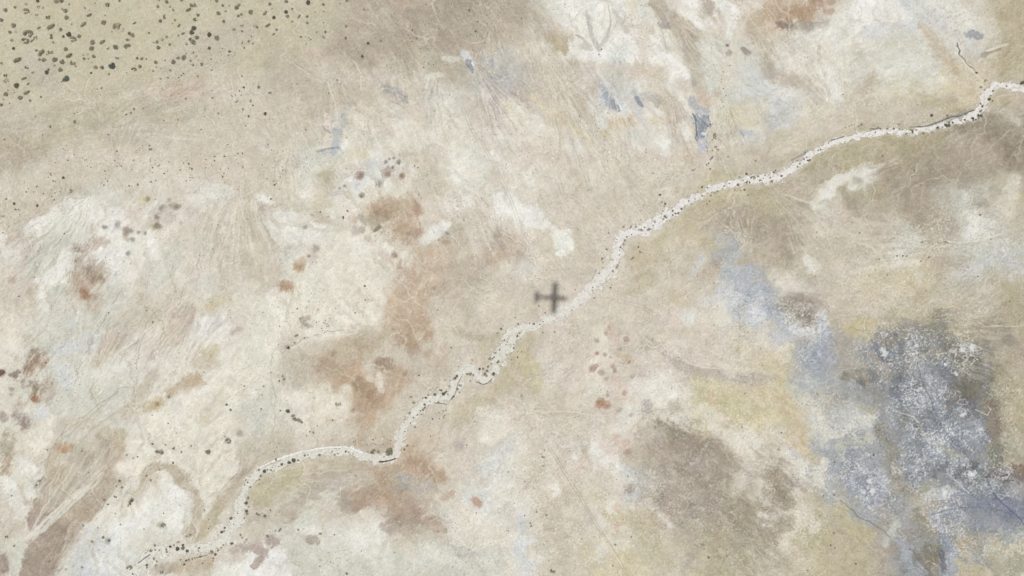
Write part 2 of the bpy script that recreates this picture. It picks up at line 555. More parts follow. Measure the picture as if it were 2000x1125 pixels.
W .9 .4 .4 295,460,12 300,480,14 300,500,8
w .75 .45 .5 380,395,20 410,380,22 450,370,10
c .7 .6 .5 300,370,20 350,385,30
w .6 .5 .6 230,470,22 260,490,20
W .9 .4 .4 125,505,16 105,530,14 85,550,14 70,560,9
W .9 .4 .4 140,520,8 115,540,14
W .7 .5 .4 5,480,10 20,500,12 0,460,10
w .7 .5 .5 0,520,20 30,490,14
W .5 .5 .6 215,510,14 250,495,14
G .6 .5 .5 70,470,8 60,500,14 90,480,18
T .75 .5 .4 30,455,14 20,475,12
P .8 .5 .5 60,480,10 50,500,10
197,184,172 .85 .45 .4 150,487,7 175,480,11 200,472,10
198,186,164 .7 .5 .5 180,440,3 175,455,4
190,176,160 .85 .5 .4 175,515,18 165,530,22 185,530,20
184,168,148 .8 .5 .4 160,555,20 190,545,16 150,545,12
152,138,124 .8 .7 .4 175,525,9
165,150,138 .7 .6 .4 149,487,9
*150,140,124 .6 .6 .5 157,550,5 195,541,5
P .7 .6 .5 10,540,16 30,560,14
184,168,156 .6 .6 .5 25,545,8
# brush-capped mounds
205,192,160 .7 .6 .3 288,388,12
150,138,118 .75 .7 .3 290,389,5
150,140,124 .7 .7 .4 316,408,8
*150,142,126 .75 .7 .4 338,401,7 345,405,6
170,158,152 .7 .6 .4 331,389,4
195,182,172 .6 .6 .5 310,420,16 330,415,12
150,138,130 .8 .6 .4 307,425,5
186,176,152 .7 .6 .4 305,442,10
148,138,120 .8 .6 .4 308,440,6
160,154,148 .7 .6 .5 228,438,7
182,168,158 .8 .5 .4 246,452,9
158,148,142 .7 .6 .4 256,450,4
190,178,158 .6 .5 .4 245,463,7
150,146,138 .8 .6 .4 258,468,5
150,148,148 .8 .6 .4 203,443,4 206,443,3
*155,152,148 .8 .6 .4 270,453,3.5 284,455,3.5
150,150,148 .8 .6 .4 250,494,4
175,162,158 .6 .6 .4 355,436,4
202,188,182 .5 .6 .5 375,410,14
T .7 .6 .5 395,430,18 420,420,16 
P .6 .6 .5 350,470,30 420,480,50 380,520,30
T .55 .6 .5 430,440,30 470,420,25 480,500,20
G .6 .5 .5 330,520,20 300,550,25 340,480,14
C .7 .6 .6 480,560,8 500,555,8
# pale ground around 560,440
202,194,173 .8 .6 .4 640,345,16 630,370,20 635,400,18 620,420,18
188,181,160 .6 .6 .4 635,345,10 650,340,9
196,182,168 .7 .6 .4 640,425,12 620,425,12
T .7 .6 .4 540,330,30 560,380,26 580,400,16
W .85 .45 .5 505,385,9 520,390,10 530,400,6
W .8 .45 .5 545,420,10 560,440,12 570,460,14 560,425,6
W .9 .4 .4 565,420,10 575,440,12 560,450,10
w .8 .45 .5 530,440,10 550,470,14 580,450,14
W .7 .45 .4 600,475,14 615,450,20 630,445,10
W .9 .4 .4 600,465,10 605,480,9
C .8 .6 .3 620,500,20 680,470,25 700,430,20
C .8 .5 .3 640,420,10 690,400,12 740,385,10 790,375,12
W .85 .5 .4 735,310,12 740,325,14 760,345,22 790,340,18
W .8 .5 .5 690,350,14 720,350,16 700,370,12
A .6 .5 .5 720,330,20 700,360,14
C .9 .5 .3 770,350,12 790,355,14 800,345,8
226,220,230 .4 .5 .4 650,380,10 665,385,9
164,142,130 .85 .55 .35 703,342,8
160,140,130 .6 .6 .35 705,340,5
170,156,146 .7 .6 .4 755,338,10
170,140,120 .7 .6 .4 757,341,6
200,186,176 .6 .6 .4 783,343,12
158,130,112 .8 .6 .35 784,344,5
*150,144,134 .75 .6 .4 740,358,7
146,144,144 .8 .6 .4 706,383,5 708,381,4
*146,146,140 .7 .6 .4 663,368,3 673,364,3
*148,146,140 .8 .6 .4 753,317,4 760,311,3 768,309,3
*150,148,142 .8 .6 .4 777,317,5
*158,152,140 .7 .6 .4 766,327,3 827,315,4 852,314,5 835,357,5
*160,155,142 .6 .6 .4 780,302,3 818,380,4
T .8 .6 .5 800,310,20 850,310,25 840,350,25 820,380,16
t .5 .6 .5 870,370,15 850,340,16
W .85 .5 .5 885,325,8 900,345,14 910,370,16 920,400,10
w .8 .5 .5 880,300,12 930,310,20 950,340,20
W .9 .45 .4 975,385,14 985,415,18 
P .8 .6 .5 930,430,16 950,410,12 900,430,14
P .8 .6 .5 960,350,14 985,350,12
# the rusty ground of the west centre
196,178,154 .85 .45 .4 720,412,12 750,400,16 790,395,14 810,410,16
190,168,144 .85 .5 .4 740,415,22 790,410,24 800,435,22 770,455,22
190,168,146 .85 .5 .4 790,470,18 815,455,14 800,450,20
182,154,128 .8 .6 .35 745,413,12 752,418,12
178,152,134 .7 .6 .4 812,404,8 815,415,7
*176,150,130 .6 .6 .4 797,420,6 815,455,9 797,455,4
166,160,146 .7 .6 .4 703,425,7 
180,172,150 .6 .6 .4 720,430,14 735,440,9
150,136,120 .8 .6 .4 740,444,4 732,450,3.5
178,168,160 .75 .6 .4 695,452,9 705,450,7
P .7 .5 .4 850,420,14 835,435,9
W .95 .4 .4 838,470,14 855,450,16 870,440,9
W .9 .4 .4 868,445,8 878,438,5
C .7 .5 .5 770,490,22 800,490,12
*160,138,124 .7 .6 .4 770,497,7
*200,184,176 .5 .6 .4 758,503,9 745,496,6
172,160,150 .7 .5 .3 868,478,5 878,472,3
158,148,144 .7 .5 .3 874,456,4
T .7 .6 .4 850,490,18 900,490,20
200,182,163 .9 .5 .4 830,500,24 870,500,20 860,530,22
198,186,166 .7 .5 .4 900,500,22 920,520,16 880,540,18
184,158,144 .5 .6 .4 828,522,4
P .7 .6 .5 920,450,14 930,480,14 
190,174,154 .85 .5 .4 970,505,16 985,500,14
c .8 .5 .4 985,520,10 1000,525,9
178,164,150 .6 .6 .4 968,470,14 980,478,10
194,172,150 .85 .55 .4 800,540,24 810,570,30 800,600,26
191,168,145 .8 .5 .4 830,580,14 815,620,22 800,640,16
186,164,142 .6 .6 .4 800,615,18 820,635,16
182,152,128 .85 .6 .4 790,655,14 800,665,16
184,160,138 .8 .6 .4 838,655,12
184,160,140 .7 .6 .4 805,685,11
T .8 .6 .4 860,600,22 880,650,26 860,700,22
B .5 .6 .4 885,575,20 900,590,20
204,184,166 .6 .6 .4 860,695,16
177,168,148 .6 .6 .4 930,655,9 940,660,9 890,645,7
C .97 .5 .25 600,520,30 650,500,40 700,540,44 720,580,26
C .97 .5 .25 560,600,40 640,600,44 700,600,36
223,221,208 .9 .5 .25 520,620,36 520,700,22
C .8 .5 .4 740,570,8 740,610,12
176,144,118 .85 .65 .35 556,556,11 564,560,11
190,170,140 .8 .6 .35 586,518,11 592,512,8
188,162,136 .7 .6 .35 585,522,9
200,188,180 .7 .6 .4 610,505,12
165,158,146 .8 .6 .4 615,484,8
160,150,142 .8 .6 .4 602,500,3
170,160,152 .8 .6 .4 596,443,5
178,164,160 .8 .6 .4 514,407,7
T .85 .5 .4 530,510,20 535,530,22 520,490,18
182,160,132 .5 .7 .3 620,605,3
# centre below
C .9 .5 .4 600,650,22 650,650,16 560,640,14
P .6 .6 .5 600,670,20 640,680,20
192,182,160 .85 .5 .4 640,710,20 670,690,24 710,665,24 740,660,16
188,172,152 .8 .6 .4 700,680,18 715,700,18 725,670,10
180,160,140 .8 .6 .4 630,710,14 645,715,14 640,725,12
198,180,155 .7 .6 .4 630,740,14 640,730,12
200,190,158 .7 .6 .4 600,765,10 620,765,14
T .8 .6 .4 720,720,16 760,680,16 770,700,14
158,138,118 .85 .65 .4 740,710,7 757,710,9 
188,164,142 .8 .5 .4 752,722,16 780,730,14 790,745,16
178,150,126 .85 .55 .4 702,748,11 712,765,13 730,780,14 740,790,10
190,166,142 .8 .5 .4 775,760,14 760,790,16
182,158,138 .8 .6 .4 703,795,10 712,800,9
188,170,154 .7 .6 .4 703,815,11
216,206,188 .85 .4 .4 722,738,7 738,750,5 745,765,4 740,732,6
C .6 .6 .5 680,760,9 670,800,20
C .8 .6 .5 560,770,12 650,790,30 620,830,30
c .7 .6 .5 680,840,20 600,860,20
P .8 .6 .4 780,800,14 790,780,12
T .8 .6 .4 760,840,22 730,850,22 840,740,18
O .4 .6 .4 740,850,18
180,168,158 .75 .6 .6 590,625,5 600,620,6
176,166,160 .75 .6 .6 595,632,8 602,636,5
160,152,146 .8 .5 .5 563,679,5
190,182,170 .6 .6 .6 575,665,5 580,655,4
# west edge
176,140,112 .9 .6 .4 164,570,11 166,580,12
194,174,158 .75 .6 .4 155,570,22 175,590,20
160,140,128 .6 .6 .4 185,580,6
W .9 .45 .4 80,575,10 85,595,14 88,605,9
G .6 .6 .6 130,620,40 100,660,30
P .85 .5 .4 20,590,22 45,580,18 60,560,12
T .7 .5 .5 40,600,22 70,570,7
p .6 .5 .5 270,575,10 282,590,9
B .5 .6 .5 57,570,7
C .7 .5 .7 20,640,30 20,690,20
A .7 .5 .5 120,680,16 180,670,18 190,690,16
210,213,212 .95 .4 .4 122,720,14 130,745,14 130,760,9
B .5 .6 .5 60,665,14
202,190,176 .85 .5 .5 200,680,14 220,665,20 245,685,18
196,184,164 .7 .5 .5 195,705,16 215,700,10
199,186,172 .85 .45 .4 330,655,18 355,625,22 375,610,14
205,192,176 .7 .5 .4 300,680,16 330,660,12
B .3 .6 .5 240,635,16
200,189,160 .8 .5 .4 410,600,9 425,590,12 445,580,10
T .7 .6 .4 440,570,14 450,590,9
W .75 .5 .4 400,630,20 430,625,22 400,660,20 
W .6 .5 .4 250,700,20 215,720,14 190,730,10
225,219,224 .4 .5 .4 400,640,20 430,620,14
178,166,162 .7 .6 .4 455,650,6 465,643,7
P .6 .5 .4 460,625,9
198,186,156 .8 .5 .4 405,690,10 420,685,10
200,186,168 .7 .5 .4 385,710,10 400,705,14 420,712,10
192,178,152 .85 .5 .4 335,765,12 355,760,14 380,745,14
182,162,138 .7 .6 .4 365,745,12 385,740,9
150,142,120 .6 .6 .4 330,775,4
198,182,150 .85 .5 .4 280,795,9 300,790,12 312,785,9
164,130,100 .8 .6 .4 306,788,4.5
P .8 .6 .5 300,740,14 260,780,12 240,800,10
T .8 .5 .5 250,810,14 275,770,12 300,730,8
199,189,178 .6 .5 .4 290,735,6 310,715,6
C .95 .5 .3 470,700,30 460,760,36 380,800,34 420,840,40
C .9 .5 .3 300,830,20 340,850,36 400,880,40
209,199,172 .6 .5 .4 395,825,7 410,810,7
170,144,124 .85 .6 .5 55,720,11 65,715,12
172,150,130 .8 .6 .5 75,700,12 85,708,10
164,152,134 .8 .6 .5 72,688,7
158,148,132 .8 .6 .5 70,755,10 82,755,9
168,136,112 .9 .6 .4 66,775,8 72,777,8
194,180,166 .7 .6 .5 90,780,12 95,760,10
120,96,88 .9 .6 .4 0,728,6 6,728,3
150,140,130 .8 .5 .6 28,735,4 35,725,4 20,733,4
*165,160,148 .6 .5 .6 45,755,5 22,770,4
172,166,156 .7 .6 .5 35,812,14 45,825,14
176,160,152 .7 .6 .5 42,828,9 50,840,8
168,150,140 .7 .6 .5 5,815,9
A .85 .4 .4 75,805,12 85,810,10
G .6 .6 .4 120,795,14 140,820,14
T .6 .6 .5 130,830,9 170,825,10
A .5 .5 .5 140,630,14
# south west corner
C .9 .5 .5 60,865,20 80,850,22 100,830,12
W .8 .5 .4 50,910,20 70,930,20 60,960,14
W .7 .5 .4 20,950,14 40,1000,14
180,162,140 .85 .5 .5 10,895,12 20,880,12 12,915,10
176,170,152 .7 .6 .5 15,870,14
200,188,166 .9 .4 .3 110,880,14 100,905,16 110,930,16
192,178,154 .8 .5 .3 120,920,14 105,940,14
188,158,128 .85 .6 .3 120,875,9 135,872,9
170,140,108 .7 .6 .3 126,880,5
198,184,170 .6 .5 .4 135,890,9
170,156,130 .75 .6 .3 190,855,6
199,188,164 .85 .5 .3 210,850,12 240,855,14 235,880,10
T .8 .5 .3 180,860,12 190,900,14 180,920,10
197,183,162 .85 .4 .3 230,875,14 222,910,16 205,935,18
181,168,150 .95 .35 .3 205,935,16 190,965,24 165,995,24
178,163,146 .95 .3 .3 165,995,22 135,1020,26 105,1050,26
170,155,142 .97 .3 .3 110,1040,30 85,1075,36 60,1110,38 50,1160,36
190,178,156 .6 .5 .4 150,1000,14 130,1010,12
176,162,148 .95 .35 .3 72,982,8 68,1000,9 58,1018,9
176,162,148 .9 .35 .3 52,1012,4 62,1035,4
172,160,150 .9 .4 .3 75,1025,3 90,1005,5 80,1015,4
G .85 .4 .4 10,1070,14 40,1060,14 28,1110,10
G .85 .4 .3 45,1068,8 35,1095,9 20,1125,12
166,150,140 .9 .4 .3 0,1090,14 8,1110,8
c .6 .5 .3 100,1010,4 130,980,5 180,950,4 200,925,4
c .8 .3 .3 55,1050,4 90,1015,3.5 125,985,4 175,950,3.5
216,214,202 .8 .4 .3 60,1045,4 85,1035,5 120,1000,6 160,965,5
175,168,155 .7 .5 .5 75,940,6 85,935,5 68,950,5
C .95 .5 .4 270,870,24 300,900,20 240,920,10
C .95 .4 .3 420,900,36 440,930,30 400,950,14
188,176,156 .85 .45 .4 278,935,9 300,912,9 325,908,9 345,920,11 360,935,13
189,178,157 .85 .45 .4 350,940,12 375,965,11 388,995,11 385,1020,10 365,1040,9
200,188,170 .75 .5 .5 262,965,5 280,950,9 305,935,9
170,166,152 .6 .5 .5 283,920,5 290,912,5
226,226,220 .95 .35 .3 330,950,14 345,985,26 340,1020,24
225,226,221 .95 .4 .3 300,990,20 280,1010,24 240,1040,24
221,223,220 .9 .4 .3 220,1070,22 240,1110,30 200,1100,20
G .6 .6 .5 350,1055,10 300,1050,16
C .8 .4 .3 405,970,10 430,950,9 440,965,9
186,172,156 .9 .45 .3 498,905,5 480,920,8 455,938,8
192,180,160 .9 .45 .3 465,945,9 450,965,11 425,990,12
190,178,154 .9 .45 .3 425,995,12 408,1025,13 385,1050,10
145,144,138 .8 .5 .5 254,980,3 258,975,4
158,160,156 .7 .7 .4 210,1056,6
154,152,146 .6 .7 .4 313,1025,6 320,1028,6
150,152,154 .8 .7 .3 445,861,5
*150,148,142 .8 .6 .5 306,882,4 315,882,5
150,140,138 .8 .6 .5 406,882,5
165,155,146 .8 .6 .5 468,846,6
P .6 .5 .5 460,840,8
g .7 .5 .5 350,1095,14 300,1115,12
194,180,158 .9 .45 .4 345,1110,12 380,1100,12 410,1108,14
B .8 .5 .4 310,1110,10 340,1105,8
179,165,154 .9 .45 .4 460,1078,9 480,1070,10 505,1065,9
180,164,154 .9 .45 .4 500,1070,9 515,1080,9 498,1110,5
174,160,148 .85 .5 .4 530,1058,12 545,1060,6
P .8 .5 .5 470,1090,9 440,1090,12
226,226,223 .98 .22 .15 540,1085,8 545,1105,18 545,1130,30
w .8 .5 .4 450,1115,18 430,1122,14
# south of the wash, centre left
196,188,160 .85 .5 .4 525,930,14 560,920,20 600,900,14
192,184,155 .85 .5 .4 510,970,20 540,950,20 580,930,20
196,186,164 .8 .5 .4 620,910,16 680,900,14 700,910,10
188,176,160 .8 .6 .5 560,1005,14 580,985,16 620,950,20
185,174,162 .8 .6 .5 640,940,22 680,950,20 670,980,14
200,192,178 .7 .6 .5 520,1010,14 500,1040,16
185,170,158 .6 .5 .5 575,1005,9
P .8 .6 .4 640,1010,24 700,1020,20
w .8 .6 .4 600,1030,20 650,1050,26 720,1050,30
224,222,216 .8 .6 .4 720,1060,26 740,1085,24
G .7 .6 .5 600,1080,24 680,1100,24 560,1075,10
168,158,146 .8 .5 .6 605,1055,9 617,1050,7 622,1058,5
176,166,154 .85 .5 .6 670,970,12 690,990,14
182,158,138 .9 .5 .6 740,925,12 752,940,14 745,960,13
184,158,138 .85 .5 .6 700,970,14 740,975,18 780,970,20
184,160,142 .85 .5 .6 700,990,10 720,985,9
176,152,136 .8 .5 .6 770,990,16 785,1010,12
182,162,150 .8 .5 .6 800,990,18 820,1000,16
168,156,140 .8 .5 .6 760,1000,14 770,1020,14
176,164,154 .8 .5 .6 760,1035,10 745,1030,7
186,162,144 .9 .45 .5 800,905,12 822,910,12 815,925,12
186,162,140 .9 .45 .5 840,925,12 850,935,12 860,930,12
184,152,136 .6 .5 .5 872,970,8 882,965,7
182,160,146 .8 .5 .6 840,1015,12 855,1030,12
174,172,168 .8 .5 .6 785,930,14 800,945,10 775,950,6
188,180,172 .7 .6 .6 830,950,14 810,960,12
T .8 .5 .5 860,880,16 900,880,12 840,870,14
180,172,166 .7 .6 .5 895,870,10 
160,146,136 .7 .5 .5 870,1037,5
G .6 .6 .6 880,1010,12 860,1000,8
C .7 .6 .7 900,1000,20 890,1050,16 940,1010,16
A .7 .6 .8 940,970,24 960,920,20 980,880,20
W .6 .5 .8 965,960,22 990,900,14 955,1000,16
188,152,134 .85 .5 .3 928,977,7 935,985,7
P .7 .6 .6 900,930,20 940,940,14
P .7 .6 .6 780,1060,16 800,1080,14
w .7 .6 .6 830,1085,20 900,1090,20
178,176,172 .6 .6 .7 900,1080,12 920,1085,12 
# centre right, south of the wash
199,190,160 .92 .3 .2 1020,700,18 1040,730,22 1048,755,14
198,188,162 .8 .45 .3 990,740,18 960,770,18 920,800,12
196,186,162 .85 .45 .3 900,800,14 890,830,14 930,790,16
188,174,154 .7 .5 .4 950,790,9 960,785,8
C .85 .45 .5 950,810,16 965,830,24 950,850,18
P .9 .4 .4 1085,680,16 1100,720,26 1110,760,26
214,206,194 .8 .5 .4 1140,640,14 1165,625,16
T .7 .6 .5 1120,640,18 1180,600,30 1250,610,20
212,187,172 .6 .6 .6 1190,635,8 1195,655,11 1205,665,9
212,190,175 .5 .6 .6 1210,745,9 1220,765,10
214,190,162 .6 .6 .5 1215,692,12 1228,700,8
C .6 .6 .6 1170,650,12 1160,740,20 1170,760,12
214,218,208 .5 .5 .5 1160,760,12
166,140,128 .8 .6 .4 1223,663,5
*168,142,130 .8 .6 .4 1165,688,4.5
*172,154,142 .7 .6 .4 1183,651,4 1181,691,4 1192,697,3
168,142,130 .75 .6 .4 1157,720,6 1165,715,4
168,156,144 .75 .6 .4 1175,727,6 
*166,144,126 .75 .6 .4 1201,722,5 1197,715,4
*172,146,138 .75 .6 .4 1221,768,5 1228,707,3
*168,160,150 .6 .6 .4 1186,770,4 1253,670,4 1275,665,4 1262,682,5
176,136,112 .92 .6 .4 1172,787,9 1182,788,8
P .8 .6 .6 1290,640,24 1350,640,24 1400,680,24
T .7 .6 .6 1300,580,24 1380,560,30
194,184,150 .6 .6 .4 1315,575,9 1325,585,9
206,186,162 .5 .6 .4 1332,596,7
c .7 .5 .6 1370,590,10 1395,590,10
214,216,212 .8 .5 .5 1335,615,9 1350,620,10
190,180,167 .75 .5 .3 1262,660,4 1290,685,7 1325,712,11 1370,730,14 1430,738,14 1500,742,14
186,176,166 .5 .5 .3 1350,722,8 1420,733,8 1470,740,9
W .55 .6 .9 1290,740,20 1310,770,24 1250,760,16
C .6 .6 .8 1240,780,20 1300,800,20
C .7 .5 .7 1370,800,12 1400,820,20
202,194,160 .85 .6 .4 1365,745,14 1390,765,18 1430,790,22
204,196,160 .85 .6 .4 1440,800,20 1470,820,24
210,190,162 .7 .6 .4 1385,770,10 1395,785,9
190,184,162 .7 .6 .4 1320,790,12
w .6 .5 .7 1230,800,16 1210,830,16
W .6 .5 .7 1240,820,9
150,146,142 .5 .6 .6 1232,812,4
176,172,166 .6 .6 .5 1260,790,8 1265,800,10
182,170,158 .65 .85 .9 1290,835,20 1320,845,26
172,161,148 .55 .85 .9 1300,840,12 1310,850,16 1345,855,22
T .8 .5 .4 1010,780,8 1050,795,10 1100,805,8 
P .6 .6 .6 1020,830,20 1080,850,24
W .85 .45 .5 1160,870,9 1170,885,14 1185,905,12
w .8 .5 .5 1125,870,8 1123,890,8
*206,180,164 .7 .6 .4 1205,855,7 1222,868,10
176,152,138 .6 .6 .4 1228,882,6
W .7 .5 .6 1210,915,12 1200,900,12
C .6 .6 .5 1150,930,12
180,170,158 .65 .85 .8 1280,860,26 1330,875,34 1390,900,34
168,157,143 .75 .6 .5 1290,870,16 1360,860,14 1400,885,20
172,162,150 .8 .6 .6 1350,930,40 1400,950,40
168,158,142 .6 .6 .6 1340,910,18 1380,935,20 1430,900,20
184,175,162 .7 .6 .6 1310,950,22 1350,985,26
178,169,150 .8 .6 .6 1430,960,24 1460,1000,30 1480,1050,28
180,172,148 .8 .6 .6 1440,1040,30 1440,1090,36
184,172,158 .6 .6 .6 1290,970,14 1330,1000,24
C .85 .45 .6 1430,850,20 1470,870,20 1500,900,20
C .75 .5 .6 1400,840,14
c .6 .6 .6 1450,935,12 1430,980,8
A .75 .5 .6 1225,930,16 1255,935,20 1235,960,14
*160,154,148 .75 .6 .5 1230,955,9 1285,960,9 1288,970,6
W .6 .5 .8 1260,985,8 1275,990,9
w .7 .5 .7 1290,1005,8 1310,1025,8
206,200,176 .6 .6 .5 1160,970,14 1180,980,14
200,190,158 .7 .6 .5 1195,1010,12 1260,1015,18
*212,188,170 .7 .5 .4 1208,992,8 1207,1030,8
200,192,164 .7 .6 .5 1260,1040,20 1290,1090,30
204,194,168 .6 .6 .5 1340,1070,20
180,172,166 .6 .6 .6 1350,1090,16
T .8 .6 .6 1050,920,20 1040,960,20 1080,990,26
*W .7 .5 .8 1000,980,12 1010,1050,16 1080,950,9
*W .7 .5 .7 1085,960,9 1045,1090,14
A .8 .5 .7 1020,1000,8 1015,1080,14 1020,1115,12
C .6 .5 .8 1190,1060,12 1170,1085,10 1220,1060,12
A .5 .5 .8 1180,1090,14
150,148,132 .8 .6 .5 1373,1063,4
130,128,122 .7 .6 .5 1372,1063,2
# south east: yellow ground and blue-grey beds
T .7 .6 .6 1460,640,24 1500,680,24
C .6 .6 .8 1490,630,18 1500,660,14 1530,680,12
P .6 .6 .7 1440,700,16 1480,700,16
192,195,202 .85 .5 .5 1410,575,16 1445,585,18 1470,605,16
U .8 .5 .6 1440,610,14 1470,630,16
174,182,194 .85 .5 .5 1465,565,20 1490,580,18 1500,610,12
168,176,188 .8 .5 .5 1450,555,16 1490,560,12
A .7 .5 .9 1475,590,12 1485,620,14 1470,575,10
214,212,208 .8 .5 .6 1375,590,8 1400,585,9
190,190,194 .7 .5 .5 1550,650,16 1520,660,18 1580,640,14
176,184,196 .85 .5 .5 1600,620,10 1615,650,12 1610,690,16
163,174,190 .9 .5 .4 1570,680,10 1590,690,22 1605,710,20
148,160,178 .85 .5 .4 1585,700,14 1600,718,12
I .8 .5 .6 1615,670,12 1620,700,9
208,211,214 .55 .7 1.2 1510,625,9 1540,640,8 1570,652,8 1600,640,8
206,210,214 .5 .7 1.2 1600,605,10 1612,620,7 1615,650,8
226,228,232 .5 .4 .9 1540,642,5 1600,615,6
162,152,138 .8 .8 .5 1545,590,14 1575,592,22 1580,620,20
152,144,134 .6 .85 .5 1565,600,16 1575,620,14
167,158,146 .85 .5 .4 1515,605,14 1530,600,14
190,178,160 .7 .6 .4 1640,620,14 
196,184,146 .85 .5 .4 1665,640,16 1700,640,16 1690,655,14
O .8 .6 .5 1750,620,20 1800,600,24 1900,640,30
T .5 .6 .6 1830,590,20 1900,600,30 1950,570,20
150,147,138 .55 .8 .6 1830,610,6 1850,625,14 1840,640,12
178,174,166 .85 .5 .5 1640,680,20 1670,700,22 1660,670,18
K .8 .5 .5 1700,700,14 1690,680,16
142,142,138 .75 .7 .6 1725,665,16 1745,675,18 1770,680,14
122,127,138 .9 .45 .5 1715,680,9 1735,695,14 1750,690,12
148,148,142 .7 .7 .6 1790,650,18 1775,640,16 1830,650,16
150,154,158 .8 .5 .5 1795,665,18 1820,670,14
158,154,146 .85 .5 .5 1770,720,16 1750,710,14 1820,695,20
148,142,132 .9 .5 .5 1650,735,12 1680,745,16 1720,740,14
152,148,138 .85 .5 .5 1700,760,18 1720,780,16 1650,780,20
118,124,130 .6 .6 .5 1680,750,9
166,168,168 .8 .6 .5 1600,740,18 1640,760,14 
162,160,150 .8 .5 .5 1680,780,20 1700,800,18
188,184,166 .8 .5 .5 1620,770,20 1640,800,22 1700,810,14
204,190,158 .85 .6 .5 1520,760,16 1540,800,20 1560,850,20
212,206,190 .7 .5 .7 1575,780,14 1590,800,14
195,196,194 .85 .5 .5 1640,810,18 1680,830,20 1630,840,16
C .5 .5 .9 1600,830,14 1630,850,14 1700,820,8 
126,136,150 .95 .4 .3 1760,745,16 1770,775,22 1800,790,16
128,137,149 .9 .45 .4 1745,760,9 1755,790,9
142,150,160 .95 .45 .4 1805,710,16 1820,730,18 1830,760,18
128,136,152 .9 .5 .4 1840,710,10 1845,735,12 1850,750,9
148,156,164 .9 .45 .4 1800,760,10 1830,790,20 1790,810,16
160,162,160 .8 .5 .4 1830,765,10 1815,775,9
137,132,120 .95 .45 .4 1890,700,22 1895,740,26 1890,780,18
130,127,120 .7 .6 .4 1885,740,20 1870,770,12
142,138,128 .9 .5 .4 1850,680,14 1870,690,14
118,116,128 .7 .6 .4 1890,788,12 1910,790,8
150,140,126 .9 .5 .4 1930,790,10 1945,820,16 1940,850,18
O .8 .6 .5 1960,700,24 1970,760,24 1985,830,20
B .7 .6 .5 1930,640,20 1950,680,20
154,150,130 .7 .6 .5 1970,880,14 1940,870,12
178,176,156 .7 .5 .9 1980,860,20 1990,880,20
148,158,172 .9 .45 .5 1830,820,20 1870,820,20 1900,830,16
142,154,172 .9 .45 .5 1840,840,14 1880,850,20 1910,860,12
166,166,150 .9 .5 .5 1800,855,12 1840,875,14 1870,895,12
150,146,132 .9 .5 .4 1720,840,14 1745,860,16 1750,890,16
150,146,134 .85 .5 .4 1740,900,14 1750,930,14
142,154,170 .95 .4 .5 1775,850,12 1790,870,18 1800,900,20
150,161,178 .9 .45 .5 1790,880,16 1830,890,20 1780,910,12
142,150,160 .9 .5 .5 1800,910,16 1840,910,20 1870,910,14
118,121,130 .95 .4 .3 1838,915,8 1850,913,9
118,120,132 .95 .4 .3 1870,925,10 1895,930,14 1905,940,10
121,123,131 .9 .4 .3 1905,908,9
140,150,150 .8 .5 .5 1910,945,12 1920,930,8
124,118,118 .9 .5 .4 1945,930,12 1970,935,14 1990,930,14
140,124,110 .9 .5 .4 1985,915,12 1998,920,12
130,130,122 .8 .5 .4 1950,880,12 1945,905,12
200,198,180 .8 .5 .6 1655,900,8 1640,870,12 1690,860,12
154,156,170 .95 .5 .5 1665,895,14 1680,920,18 1650,935,14
163,171,184 .95 .45 .5 1670,950,22 1690,960,20 1700,980,16
170,176,188 .9 .5 .5 1700,920,16 1725,945,12 1720,980,12
142,146,140 .8 .5 .5 1740,970,9 1750,1000,9
158,152,140 .8 .5 .5 1750,950,12 1770,960,14
142,150,156 .9 .5 .5 1790,945,14 1780,930,12 1810,940,14
168,170,158 .8 .5 .6 1820,950,12 1800,960,12
210,214,216 .6 .5 .9 1840,965,14 1860,960,10 1810,970,9
178,176,160 .7 .5 .5 1800,970,10 1780,985,10
140,148,174 .95 .45 .4 1880,975,18 1920,980,20 1960,985,20
124,132,162 .9 .5 .4 1960,985,12 1985,1000,14 1940,970,9
134,144,170 .9 .5 .4 1990,990,14 1995,1010,10
156,164,176 .9 .5 .5 1840,1000,20 1880,1010,20
158,166,180 .9 .5 .5 1900,1010,20 1940,1020,20 1970,1030,14
160,158,148 .8 .5 .5 1860,1050,12 1890,1040,14
190,170,136 .9 .6 .4 1885,1060,12 1905,1065,14
200,190,170 .9 .5 .6 1930,1055,14 1960,1070,16 1990,1065,12
176,172,152 .9 .5 .5 1920,1090,20 1960,1100,24 1990,1100,20
150,142,122 .9 .5 .4 1790,1010,12 1800,1030,16
158,150,126 .85 .5 .4 1800,1040,12 1790,1000,9
140,134,122 .95 .5 .4 1800,1080,16 1825,1075,16 1820,1100,16
158,166,182 .95 .45 .4 1835,1020,9 1845,1045,10 1858,1075,12
152,162,180 .95 .45 .4 1860,1080,12 1855,1110,14 1850,1130,12
110,110,130 .7 .5 .4 1840,1080,5 1845,1115,6
170,176,186 .85 .5 .5 1755,1050,9 1780,1095,12 1790,1125,14
196,198,192 .8 .5 .6 1740,1040,9 1730,1060,7 1750,1020,8
192,182,152 .92 .5 .3 1640,990,10 1650,1020,20 1690,1050,22
190,181,152 .92 .5 .3 1600,1060,28 1650,1080,30 1680,1100,24
190,178,158 .6 .6 .4 1620,1080,12 1660,1060,12
C .6 .5 .9 1590,1030,10 1560,1010,14 1530,1060,14
P .7 .6 .6 1570,980,18 1540,920,16 1580,1000,12
196,170,128 .7 .6 .4 1565,865,11 1570,880,9
204,190,160 .8 .6 .5 1540,860,12 1590,900,16
C .7 .5 .8 1530,890,12 1600,940,12 1610,900,8
178,166,150 .8 .6 .5 1510,930,14 1530,960,16 1520,990,14
168,158,144 .6 .6 .5 1525,970,10 1510,925,6 1570,955,8
180,170,150 .7 .6 .5 1540,1020,12 1500,1060,12
""")
